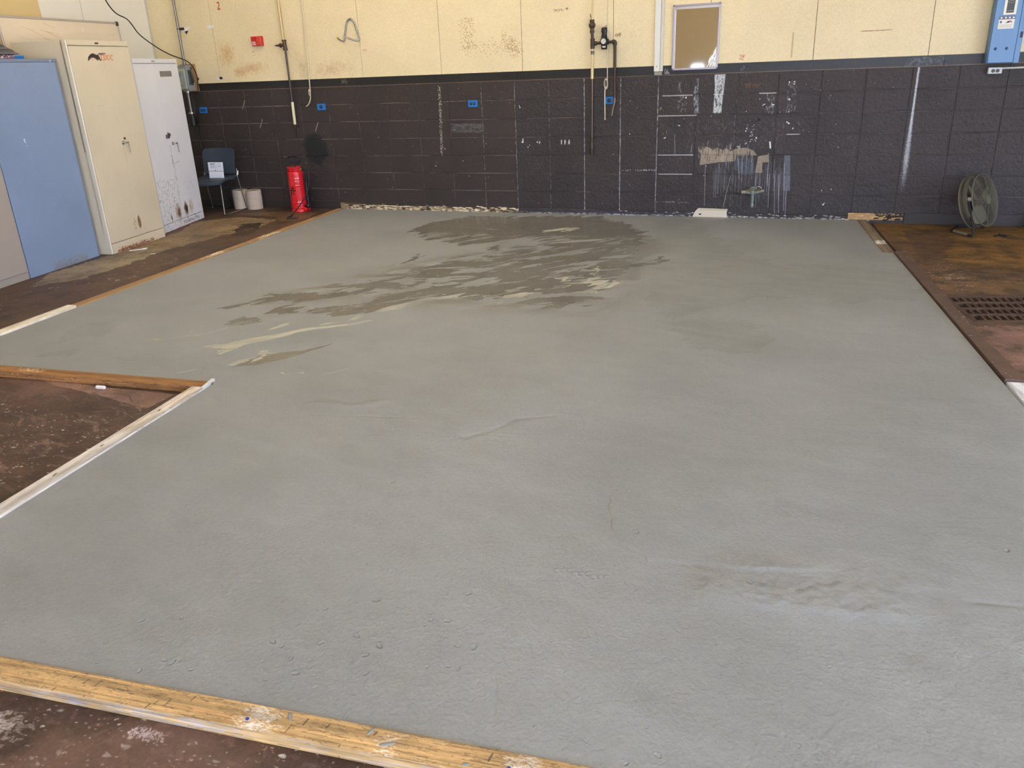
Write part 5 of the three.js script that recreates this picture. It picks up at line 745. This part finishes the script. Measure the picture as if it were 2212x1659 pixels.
  const st = worldTex(0, 0.14, 0, 0.115, 280, 230, { base: [238, 236, 224], draw: (g) => { fillPoly(g, [0, 0.085, 0.14, 0.085, 0.14, 0.115, 0, 0.115], 'rgb(110,106,122)'); for (const x of [0.012, 0.05, 0.085, 0.118]) fillPoly(g, [x, 0.093, x + 0.016, 0.093, x + 0.016, 0.107, x, 0.107], '#f4f2f0'); g.beginPath(); g.arc(0.02, 0.062, 0.011, 0, 6.3); g.fillStyle = 'rgb(86,126,150)'; g.fill(); fillPoly(g, [0.062, 0.05, 0.085, 0.072, 0.1, 0.056], 'rgb(50,34,44)'); fillPoly(g, [0.088, 0.07, 0.104, 0.076, 0.126, 0.056, 0.1, 0.056], 'rgb(196,120,112)'); for (const y of [0.036, 0.028, 0.02, 0.012]) strokePoly(g, [0.01, y, 0.12, y], 'rgba(176,166,136,.8)', 0.003); } });
  part('sticker', planarUV(box(0.125, 0.105, 0.003, -0.008, 0.342, 0.1475), 'x', 'y', -0.0705, 0.0545, 0.2895, 0.3945), new THREE.MeshPhysicalMaterial({ map: st, roughness: 0.45 }), s, 'white printed sticker');
  part('lever', [box(0.03, 0.24, 0.05, 0.162, 0.5, 0.08, 0.01), cyl(V(0.17, 0.38, 0.08), V(0.17, 0.38, 0.13), 0.014)], M('#35302c', 0.4), s, 'dark side lever');
  part('latch', [box(0.02, 0.04, 0.03, 0.15, 0.36, 0.11, 0.004)], M('#c8c4c8', 0.3, 0.8), s); part('latch', box(0.02, 0.05, 0.02, 0.13, 0.235, 0.14, 0.004), M('#27354a', 0.5), s);
  const o = onWall('junction_outlet', 'small white surface outlet with a conduit below the blue switch box', 'outlet', 1.52, 1.452);
  part('box_body', box(0.115, 0.055, 0.05, 0, 0, 0.026, 0.005), M('#d9ddda', 0.4), o);
  for (const x of [-0.017, 0.02]) part('receptacle', cyl(V(x, -0.002, 0.05), V(x, -0.002, 0.054), 0.016), M('#4a4a40', 0.5), o);
  part('conduit', cyl(V(0.058, 0.018, 0.03), V(1.2, 0.022, 0.03), 0.0085), M('#d4cfc9', 0.35), o, 'thin white conduit');
  // hose bib
  const b = onWall('hose_bib', 'corroded green brass twin hose tap low on the block wall', 'tap', -0.565, 0.325);
  const brass = M('#798078', 0.5, 0.35, { bumpMap: grainAt(1, 1), bumpScale: 0.001 }), rustm = M('#7a5f47', 0.75, 0.2);
  part('wall_flange', [cyl(V(0, 0, 0), V(0, 0, 0.012), 0.045), cyl(V(0, 0, 0.01), V(0, 0, 0.09), 0.02)], brass, b);
  part('body', [new THREE.SphereGeometry(0.032, 20, 14).translate(0, 0, 0.095), tube([V(-0.075, 0.0, 0.1), V(-0.03, -0.008, 0.1), V(0, -0.012, 0.1), V(0.05, -0.002, 0.1), V(0.095, 0.012, 0.1)], 0.019, 30, 14), cyl(V(0.002, -0.02, 0.1), V(0.005, -0.08, 0.105), 0.022, 0.017), cyl(V(0.005, -0.078, 0.105), V(0.005, -0.088, 0.105), 0.022, 0.022, 8)], brass, b);
  part('spout', [cyl(V(0.005, -0.085, 0.105), V(0.004, -0.115, 0.105), 0.014, 0.015), lathe([[0.001, -0.165], [0.014, -0.165], [0.019, -0.15], [0.021, -0.12], [0.017, -0.112], [0.001, -0.112]], 20).translate(0.004, 0, 0.105)], M('#868a82', 0.4, 0.6), b);
  part('valve_head', [cyl(V(-0.072, 0, 0.1), V(-0.112, -0.002, 0.1), 0.021, 0.021, 8)], M('#95937f', 0.45, 0.5), b); part('valve_head', [cyl(V(0.088, 0.01, 0.1), V(0.115, 0.014, 0.1), 0.02, 0.02, 8)], M('#8a8a6c', 0.45, 0.4), b);
  part('rust_crust', [new THREE.SphereGeometry(0.02, 12, 8).scale(1.6, 0.6, 0.8).translate(-0.045, 0.02, 0.1), new THREE.SphereGeometry(0.018, 12, 8).scale(2.4, 0.5, 0.8).translate(0.05, 0.022, 0.1), new THREE.SphereGeometry(0.016, 12, 8).scale(1.8, 0.5, 0.8).translate(0.0, 0.016, 0.1)], rustm, b, 'brown rust crust');
  part('chain', torus(0.03, 0.0035, 24, 6).scale(1, 1.2, 1).translate(0.06, 0.02, 0.075), M('#c6c9c8', 0.25, 0.9), b);
}
{ // strips of tape and a leftover piece of base on the wall
  const wt = M('#f2efe4', 0.6), dk = M('#33241f', 0.5);
  const strip = (label, x, y, parts) => { const g = onWall('tape_strip', label, 'tape', x, y); parts.forEach(([pts, m, n]) => { const s = new THREE.Shape(pts.map(([a, b]) => new THREE.Vector2(a, b))); part(n, new THREE.ExtrudeGeometry(s, { depth: 0.0015, bevelEnabled: false }).translate(0, 0, 0.0035), m, g); }); };
  const Z0 = -0.006; void Z0;
  strip('plain white strip of tape below the red number 2', -7.235, 2.265, [[[[-0.05, -0.022], [0.052, -0.014], [0.05, 0.018], [-0.05, 0.012]], wt, 'tape']]);
  strip('torn white tape with a dark triangular corner beside the conduit', -7.61, 2.25, [[[[-0.06, 0.025], [0.08, 0.03], [0.0, -0.02], [-0.055, -0.035]], wt, 'tape'], [[[-0.04, -0.02], [0.02, -0.016], [-0.012, -0.055]], dk, 'dark_corner']]);
  strip('short tape half white and half dark just above the black band', -7.22, 1.66, [[[[-0.045, -0.016], [0.0, -0.016], [-0.015, 0.014], [-0.045, 0.014]], wt, 'tape'], [[[0.0, -0.014], [0.042, -0.012], [0.036, 0.016], [-0.015, 0.014]], dk, 'dark_half']]);
  strip('short black strip of tape at the right edge of the switch box', -7.585, 1.66, [[[[-0.04, -0.014], [0.035, -0.01], [0.035, 0.018], [-0.04, 0.016]], dk, 'tape']]);
  const bare = M('#d8cdbb', 0.75), g = onWall('base_remnant', 'broken cream piece of old wall base left above the pour', 'baseboard piece', -1.02, 0.036);
  const s = new THREE.Shape([[-0.17, 0], [0.2, 0], [0.19, 0.05], [0.2, 0.085], [-0.11, 0.09], [-0.14, 0.06]].map(([a, b]) => new THREE.Vector2(a, b)));
  part('board', new THREE.ExtrudeGeometry(s, { depth: 0.008, bevelEnabled: true, bevelSize: 0.003, bevelThickness: 0.003, bevelSegments: 2 }).translate(0, 0.003, 0.003), bare, g); part('lip', box(0.29, 0.016, 0.014, 0.045, 0.082, 0.009, 0.004), M('#cbb894', 0.7), g); part('hole', new THREE.SphereGeometry(0.01, 12, 8).scale(1.4, 0.8, 0.3).translate(-0.09, 0.03, 0.014), black, g);
  const g2 = onWall('base_remnant', 'rotten tan and black strip of old wall base at the right corner of the pour', 'baseboard piece', 0.66, 0.042);
  const tx = worldTex(-0.3, 0.3, 0, 0.08, 512, 80, { base: [190, 152, 104], draw: (c) => { for (let i = 0; i < 60; i++) { const x = rr(-0.02, 0.28), y = rr(0, 0.075); fillPoly(c, [x, y, x + rr(0.02, 0.08), y + 0.004, x + 0.05, y + rr(0.01, 0.02), x + 0.01, y + 0.014], 'rgb(46,36,30)'); } for (let i = 0; i < 20; i++) { const x = rr(-0.28, 0.26), y = rr(0.01, 0.07); fillPoly(c, [x, y, x + 0.05, y + 0.003, x + 0.04, y + 0.012], 'rgb(222,190,140)'); } } });
  part('board', planarUV(box(0.52, 0.068, 0.012, 0, 0.036, 0.0075, 0.003), 'x', 'y', -0.3, 0.3, 0, 0.08), new THREE.MeshPhysicalMaterial({ map: tx, roughness: 0.8, bumpMap: grainAt(4, 1), bumpScale: 0.004 }), g2);
}

// ------------------------------------------------------------------ things on the floor
{ // stacking chair facing the room
  const g = thing('stacking_chair', 'dark blue-grey plastic stacking chair on chrome sled legs by the corner', 'chair', [-7.235, FL, -8.645], 0.1);
  const shell = M('#3c4450', 0.5), chrome = M('#c4c4c2', 0.18, 0.95);
  function sheet(f, nu, nv, th) { // a curved sheet with thickness from f(u, v) -> Vector3
    const pos = [], P = []; for (let s = 0; s < 2; s++) { P.push([]); for (let j = 0; j <= nv; j++) for (let i = 0; i <= nu; i++) { const u = i / nu, v = j / nv, p = f(u, v), e = 1e-3, a = f(Math.min(1, u + e), v).sub(f(Math.max(0, u - e), v)), b = f(u, Math.min(1, v + e)).sub(f(u, Math.max(0, v - e))), n = a.cross(b).normalize(); P[s].push(p.addScaledVector(n, s ? -th : 0)); } }
    const id = (i, j) => j * (nu + 1) + i, tri = (a, b, c) => pos.push(a, b, c), quad = (a, b, c, d) => { tri(a, b, c); tri(a, c, d); };
    for (let j = 0; j < nv; j++) for (let i = 0; i < nu; i++) { quad(P[0][id(i, j)], P[0][id(i + 1, j)], P[0][id(i + 1, j + 1)], P[0][id(i, j + 1)]); quad(P[1][id(i, j)], P[1][id(i, j + 1)], P[1][id(i + 1, j + 1)], P[1][id(i + 1, j)]); }
    for (let i = 0; i < nu; i++) { quad(P[0][id(i, 0)], P[1][id(i, 0)], P[1][id(i + 1, 0)], P[0][id(i + 1, 0)]); quad(P[0][id(i, nv)], P[0][id(i + 1, nv)], P[1][id(i + 1, nv)], P[1][id(i, nv)]); }
    for (let j = 0; j < nv; j++) { quad(P[0][id(0, j)], P[0][id(0, j + 1)], P[1][id(0, j + 1)], P[1][id(0, j)]); quad(P[0][id(nu, j)], P[1][id(nu, j)], P[1][id(nu, j + 1)], P[0][id(nu, j + 1)]); }
    const geo = new THREE.BufferGeometry().setFromPoints(pos); geo.computeVertexNormals(); geo.setAttribute('uv', new THREE.BufferAttribute(new Float32Array(pos.length * 2), 2)); return geo;
  }
  const rnd4 = (u, p) => Math.sign(u) * Math.pow(Math.abs(u), p);
  part('seat', sheet((u, v) => { const x = (u - 0.5) * 2, t = (v - 0.5) * 2, w = 0.245 * (1 - 0.06 * t * t), dd = 0.235 * (1 - 0.1 * x * x); return V(x * w, 0.425 + 0.012 * x * x - 0.03 * sst(0.3, 1, t) + 0.02 * sst(-0.4, -1, t), t * dd + 0.03); }, 18, 18, -0.022), shell, g);
  part('backrest', sheet((u, v) => { const x = (u - 0.5) * 2, w = 0.235 * (1 - 0.05 * (1 - v)) * (1 - 0.1 * Math.pow(sst(0.85, 1, v), 2)); return V(x * w, 0.47 + 0.315 * v - 0.012 * Math.pow(Math.abs(x), 6) * sst(0.7, 1, v), -0.2 - 0.05 * v + 0.035 * x * x); }, 18, 14, -0.018), shell, g);
  for (const s of [-1, 1]) {
    part('leg', tube([V(s * 0.235, 0.53, -0.2), V(s * 0.24, 0.43, -0.18), V(s * 0.25, 0.1, -0.24), V(s * 0.252, 0.02, -0.25), V(s * 0.252, 0.008, -0.23), V(s * 0.25, 0.008, 0.22), V(s * 0.25, 0.016, 0.25), V(s * 0.245, 0.06, 0.245), V(s * 0.2, 0.4, 0.16)], 0.0075, 90, 8, 0.35), chrome, g, 'chrome sled leg');
    part('joint', cyl(V(s * 0.237, 0.5, -0.2), V(s * 0.243, 0.455, -0.185), 0.012), M('#d8d8d6', 0.3), g);
  }
  part('stretcher', [cyl(V(-0.2, 0.398, 0.16), V(0.2, 0.398, 0.16), 0.007), cyl(V(-0.24, 0.4, -0.15), V(0.24, 0.4, -0.15), 0.007)], chrome, g);
  part('tag', box(0.03, 0.03, 0.003, 0.05, 0.575, -0.205, 0.001), M('#a08b68', 0.6), g, 'tan paper tag');
  // white box leaning on the backrest
  const t = worldTex(0, 0.2, 0, 0.2, 256, 256, { base: [238, 240, 244], draw: (c) => { strokePoly(c, [0, 0.088, 0.2, 0.084], 'rgb(110,60,60)', 0.004); fillPoly(c, [0.095, 0.092, 0.108, 0.092, 0.108, 0.102, 0.095, 0.102], 'rgb(60,40,44)'); text(c, '-------', 0.06, 0.172, 0.03, 'rgb(90,90,100)', 'sans-serif', 0.9); for (const [x, y, l, k] of [[0.03, 0.178, 0.075, 0.007], [0.14, 0.176, 0.04, 0.004], [0.03, 0.155, 0.1, 0.003], [0.03, 0.146, 0.09, 0.003], [0.03, 0.137, 0.07, 0.003], [0.03, 0.128, 0.1, 0.003], [0.15, 0.148, 0.03, 0.006]]) strokePoly(c, [x, y, x + l, y], k > 0.005 ? 'rgb(90,86,92)' : 'rgba(120,136,180,.8)', k); } });
  const p = thing('paper_box', 'white printed box leaning on the blue-grey chair', 'box', [-7.23, FL + 0.427, -8.712], 0.08);
  const bxg = planarUV(box(0.2, 0.195, 0.03, 0, 0.0975, 0, 0.003), 'x', 'y', -0.1, 0.1, 0, 0.2); const lid = planarUV(box(0.202, 0.108, 0.034, 0, 0.143, 0, 0.003), 'x', 'y', -0.1, 0.1, 0, 0.2);
  const pm = new THREE.MeshPhysicalMaterial({ map: t, roughness: 0.5 }); part('tray', bxg, pm, p); part('lid', lid, pm, p); p.rotation.order = 'YXZ'; p.rotation.x = -0.08;
}
{ // two rolls of brown paper towel
  const t = worldTex(0, 1, 0, 1, 512, 256, { base: [196, 178, 158], px: (x, y, c) => { const k = 1 + (fbm(x * 8, y * 60, 3) - 0.5) * 0.1 + (fbm(x * 14, y * 5, 3) - 0.5) * 0.1; for (let i = 0; i < 3; i++) c[i] *= k; } });
  const pm = new THREE.MeshPhysicalMaterial({ map: t, roughness: 0.85 }), R = 0.099, Hh = 0.245;
  const roll = thing('paper_roll', 'left of the two brown paper rolls, behind the chair leg', 'paper roll', [-7.105, FL, -8.958], 0.4, 'brown paper towel rolls');
  part('paper', lathe([[0.022, 0.0], [R - 0.004, 0], [R, 0.004], [R, Hh - 0.004], [R - 0.004, Hh], [0.022, Hh], [0.022, 0.0]], 48), pm, roll);
  part('core', lathe([[0.019, 0.001], [0.0218, 0.001], [0.0218, Hh + 0.001], [0.019, Hh + 0.001], [0.019, 0.001]], 28), M('#9c7e5c', 0.8), roll);
  part('loose_end', tube([V(R + 0.001, Hh, 0.002), V(R + 0.002, Hh * 0.5, 0.004), V(R + 0.001, 0, 0.002)], 0.0012, 10, 5), M('#b7a186', 0.8), roll);
  const r2 = roll.clone(); r2.name = numbered('paper_roll'); r2.position.set(-6.885, FL, -8.952); r2.rotation.y = 0.9; scene.add(r2);
  r2.userData = { ...roll.userData, label: 'right of the two brown paper rolls, clear of the chair leg' };
}
{ // red concrete sprayer
  const g = thing('pump_sprayer', 'red pump sprayer tank with black handle and hose standing by the wall', 'sprayer', [-6.14, FL, -8.87], 0);
  const red = M('#dc1420', 0.22, 0, { clearcoat: 0.6, clearcoatRoughness: 0.15 }), blk = M('#201f23', 0.35);
  const prof = [[0.001, 0.012], [0.1, 0.012], [0.1, 0.03]]; for (let i = 0; i <= 44; i++) { const y = 0.03 + i / 44 * 0.45; let r = 0.1; for (const b of [0.055, 0.085, 0.115, 0.33, 0.355, 0.38, 0.405]) r += 0.004 * Math.exp(-((y - b) ** 2) / 0.00003); prof.push([r, y]); } prof.push([0.1, 0.488], [0.096, 0.496], [0.086, 0.502], [0.001, 0.502]);
  const tt = worldTex(0, 1, 0, 1, 512, 512, { base: [224, 24, 34], draw: (c) => { const k = 'rgb(38,8,12)'; fillPoly(c, [0.30, 0.56, 0.35, 0.6, 0.37, 0.645, 0.385, 0.6, 0.41, 0.57], k); fillPoly(c, [0.27, 0.555, 0.42, 0.552, 0.42, 0.525, 0.29, 0.52], k); text(c, 'MMM', 0.35, 0.5, 0.05, k, 'sans-serif', 0.6); fillPoly(c, [0.29, 0.5, 0.33, 0.5, 0.32, 0.41, 0.305, 0.4], k); fillPoly(c, [0.35, 0.48, 0.40, 0.48, 0.38, 0.44, 0.36, 0.45], k); } });
  const tank = lathe(prof, 56); { const p = tank.attributes.position, uv = tank.attributes.uv; for (let i = 0; i < p.count; i++) uv.setXY(i, 0.62 - Math.atan2(p.getX(i), p.getZ(i)) / (2 * Math.PI) * -1 - 0.25, p.getY(i) / 0.5); }
  part('tank', tank, new THREE.MeshPhysicalMaterial({ map: tt, roughness: 0.22, clearcoat: 0.6, clearcoatRoughness: 0.15 }), g);
  part('base_ring', lathe([[0.09, 0.03], [0.104, 0.03], [0.108, 0.0], [0.1, 0.0], [0.09, 0.03]], 48), red, g);
  part('foot', box(0.12, 0.05, 0.1, 0.075, 0.026, 0.0, 0.01), red, g);
  part('collar', lathe([[0.001, 0.5], [0.088, 0.5], [0.09, 0.51], [0.09, 0.535], [0.097, 0.542], [0.097, 0.552], [0.088, 0.552], [0.08, 0.53], [0.001, 0.53]], 48), red, g);
  part('pump_handle', [cyl(V(0, 0.53, 0), V(0, 0.6, 0), 0.012), tube([V(0, 0.6, 0), V(-0.06, 0.605, 0), V(-0.085, 0.635, 0), V(-0.075, 0.665, 0), V(-0.03, 0.682, 0), V(0.04, 0.682, 0), V(0.08, 0.662, 0), V(0.088, 0.63, 0), V(0.06, 0.603, 0), V(0, 0.6, 0)], 0.01, 60, 10), tube([V(-0.055, 0.676, 0), V(0, 0.684, 0), V(0.05, 0.678, 0)], 0.014, 20, 10)], blk, g, 'black loop pump handle');
  part('wand_holder', [box(0.05, 0.36, 0.05, 0.115, 0.26, -0.03, 0.015), box(0.03, 0.06, 0.03, 0.14, 0.4, -0.02, 0.006), ...[0.13, 0.18, 0.23, 0.29, 0.35].map((y) => cyl(V(0.125, y, -0.03), V(0.15, y, -0.02), 0.014, 0.01))], blk, g);
  part('fitting', [cyl(V(0.085, 0.508, 0.01), V(0.105, 0.545, 0.012), 0.012, 0.011, 8)], M('#c9b27a', 0.3, 0.8), g, 'brass hose fitting');
  part('pressure_valve', [new THREE.SphereGeometry(0.03, 18, 12).translate(0.15, 0.075, 0.03), cyl(V(0.1, 0.07, 0.02), V(0.16, 0.075, 0.03), 0.016)], blk, g);
  part('hose', tube([V(0.1, 0.54, 0.012), V(0.125, 0.562, 0.02), V(0.175, 0.535, 0.03), V(0.212, 0.45, 0.045), V(0.228, 0.36, 0.07), V(0.232, 0.26, 0.14), V(0.228, 0.17, 0.25), V(0.215, 0.085, 0.39), V(0.2, 0.025, 0.5), V(0.195, 0.012, 0.57), V(0.205, 0.012, 0.59), V(0.26, 0.012, 0.545), V(0.31, 0.012, 0.5)], 0.0075, 120, 10), blk, g);
  part('wand_grip', cyl(V(0.204, 0.035, 0.48), V(0.196, 0.014, 0.56), 0.013), blk, g);
}
{ // dusty drum fan leaning back
  const g = thing('floor_fan', 'dusty round floor fan tilted on a black tube stand near the right wall', 'fan', [1.49, FR, -8.72], 0);
  const dust = M('#5d5849', 0.85, 0.1), wire = M('#6d6857', 0.75, 0.2), blk = M('#2a2725', 0.5, 0.3), blade = M('#77725f', 0.8);
  const n = V(0.80, 0.30, 0.52).normalize(), q = new THREE.Quaternion().setFromUnitVectors(V(0, 0, 1), n), place = (geo) => geo.applyQuaternion(q).translate(0.03, 0.292, -0.01);
  const R = 0.245, fz = 0.055, rz = -0.065;
  part('drum', place(lathe([[R, -0.03], [R + 0.004, -0.026], [R + 0.004, 0.006], [R, 0.01], [R - 0.003, 0.006], [R - 0.003, -0.026], [R, -0.03]], 64).rotateX(Math.PI / 2)), dust, g);
  const guard = (z, dome, k) => { const l = []; for (let i = 0; i < k; i++) { const r = R * (0.2 + 0.8 * i / (k - 1)), zz = z + dome * (1 - (r / R) ** 2); l.push(new THREE.TorusGeometry(r, 0.0016, 6, 56).translate(0, 0, zz)); } for (let i = 0; i < 8; i++) { const a = i * Math.PI / 4, pts = []; for (let s = 0; s <= 6; s++) { const r = R * (0.05 + 0.95 * s / 6); pts.push(V(Math.cos(a) * r, Math.sin(a) * r, z + dome * (1 - (r / R) ** 2))); } l.push(tube(pts, 0.0028, 12, 6)); } l.push(new THREE.TorusGeometry(R, 0.006, 8, 64).translate(0, 0, z)); l.push(new THREE.CylinderGeometry(0.045, 0.045, 0.006, 28).rotateX(Math.PI / 2).translate(0, 0, z + dome)); return l; };
  part('front_guard', guard(fz, 0.03, 17).map(place), wire, g); part('rear_guard', guard(rz, -0.04, 15).map(place), wire, g);
  for (let i = 0; i < 3; i++) {
    const s = new THREE.Shape(); s.moveTo(0.03, -0.02); s.bezierCurveTo(0.08, -0.09, 0.17, -0.12, 0.21, -0.07); s.bezierCurveTo(0.225, 0.0, 0.2, 0.07, 0.16, 0.075); s.bezierCurveTo(0.1, 0.075, 0.05, 0.04, 0.03, 0.02); s.closePath();
    const geo = new THREE.ExtrudeGeometry(s, { depth: 0.003, bevelEnabled: false, curveSegments: 14 }); geo.rotateX(0.42); geo.rotateZ(i * 2.094 + 0.5); part('blade', place(geo), blade, g, 'wide dusty blade');
  }
  part('hub', place(lathe([[0.001, -0.03], [0.04, -0.03], [0.045, 0.0], [0.04, 0.03], [0.02, 0.04], [0.001, 0.042]], 28).rotateX(Math.PI / 2)), dust, g); part('motor', place(new THREE.CylinderGeometry(0.06, 0.065, 0.09, 30).rotateX(Math.PI / 2).translate(0, 0, -0.085)), blk, g);
  const F = (x, y, z) => V(x - 1.49, y, z + 8.72);
  part('stand', [tube([F(1.6, 0.35, -8.95), F(1.62, 0.1, -8.93), F(1.63, 0.02, -8.9), F(1.5, 0.012, -8.955), F(1.4, 0.012, -8.93), F(1.335, 0.012, -8.74), F(1.345, 0.012, -8.69), F(1.45, 0.012, -8.48), F(1.475, 0.03, -8.47), F(1.47, 0.1, -8.5), F(1.43, 0.22, -8.55), F(1.405, 0.32, -8.58)], 0.0125, 150, 10, 0.3)], blk, g, 'bent black tube stand');
  part('stand_sleeve', cyl(F(1.345, 0.013, -8.68), F(1.44, 0.013, -8.5), 0.0145), M('#8d8577', 0.4, 0.5), g, 'worn pale foot tube');
  part('pivot_bolt', [cyl(F(1.395, 0.33, -8.58), F(1.43, 0.335, -8.585), 0.022, 0.02), cyl(F(1.385, 0.33, -8.578), F(1.4, 0.33, -8.58), 0.012)], M('#a49c88', 0.4, 0.5), g);
  const sc = tag(part('rubber_strap', [tube([V(1.66, FR + 0.006, -8.53), V(1.7, FR + 0.008, -8.56), V(1.74, FR + 0.012, -8.55), V(1.76, FR + 0.006, -8.52), V(1.71, FR + 0.007, -8.535)], 0.006, 30, 8), tube([V(1.7, FR + 0.006, -8.56), V(1.715, FR + 0.016, -8.585), V(1.72, FR + 0.006, -8.6)], 0.005, 16, 8)], M('#1d1613', 0.6), scene), 'scrap of black rubber strap on the floor right of the fan', 'strap'); sc.name = 'rubber_strap';
  const k = thing('caster_block', 'cream block with a black foot cut off by the right edge', 'block', [2.06, FR, -8.98], 0.1);
  part('block', box(0.1, 0.09, 0.1, 0.03, 0.13, 0.0, 0.01), M('#c9a96c', 0.6), k); part('foot', [box(0.16, 0.08, 0.12, 0.03, 0.045, 0, 0.02), cyl(V(-0.06, 0.02, 0.02), V(0.02, 0.03, 0.02), 0.018)], M('#241f1d', 0.6), k);
}
{ // litter
  const w = M('#f1efea', 0.5);
  const a = thing('plastic_strip', 'flat white strip of plastic lying in front of the beige cabinet', 'strip', [-6.52, FL + 0.001, -6.455], 0.76); part('strip', box(0.165, 0.006, 0.032, 0, 0.003, 0, 0.0028), w, a); part('fold', box(0.05, 0.006, 0.03, 0.07, 0.008, 0.0, 0.0028), w, a);
  const b = tag(part('foam_plug', new THREE.CapsuleGeometry(0.011, 0.045, 6, 16).rotateZ(Math.PI / 2).rotateY(0.12).translate(-3.8, 0.011, -3.27), w, scene), 'small white foam plug lying beside the rusty form board', 'plug'); b.name = 'foam_plug';
  const c = tag(part('paper_scrap', box(0.05, 0.003, 0.02, 0, 0, 0, 0.001).rotateY(0.5).translate(-6.2, FL + 0.002, -6.32), w, scene), 'tiny white paper scrap between the cabinets and the left form board', 'scrap'); c.name = 'paper_scrap';
}
renderer.render(scene, camera);
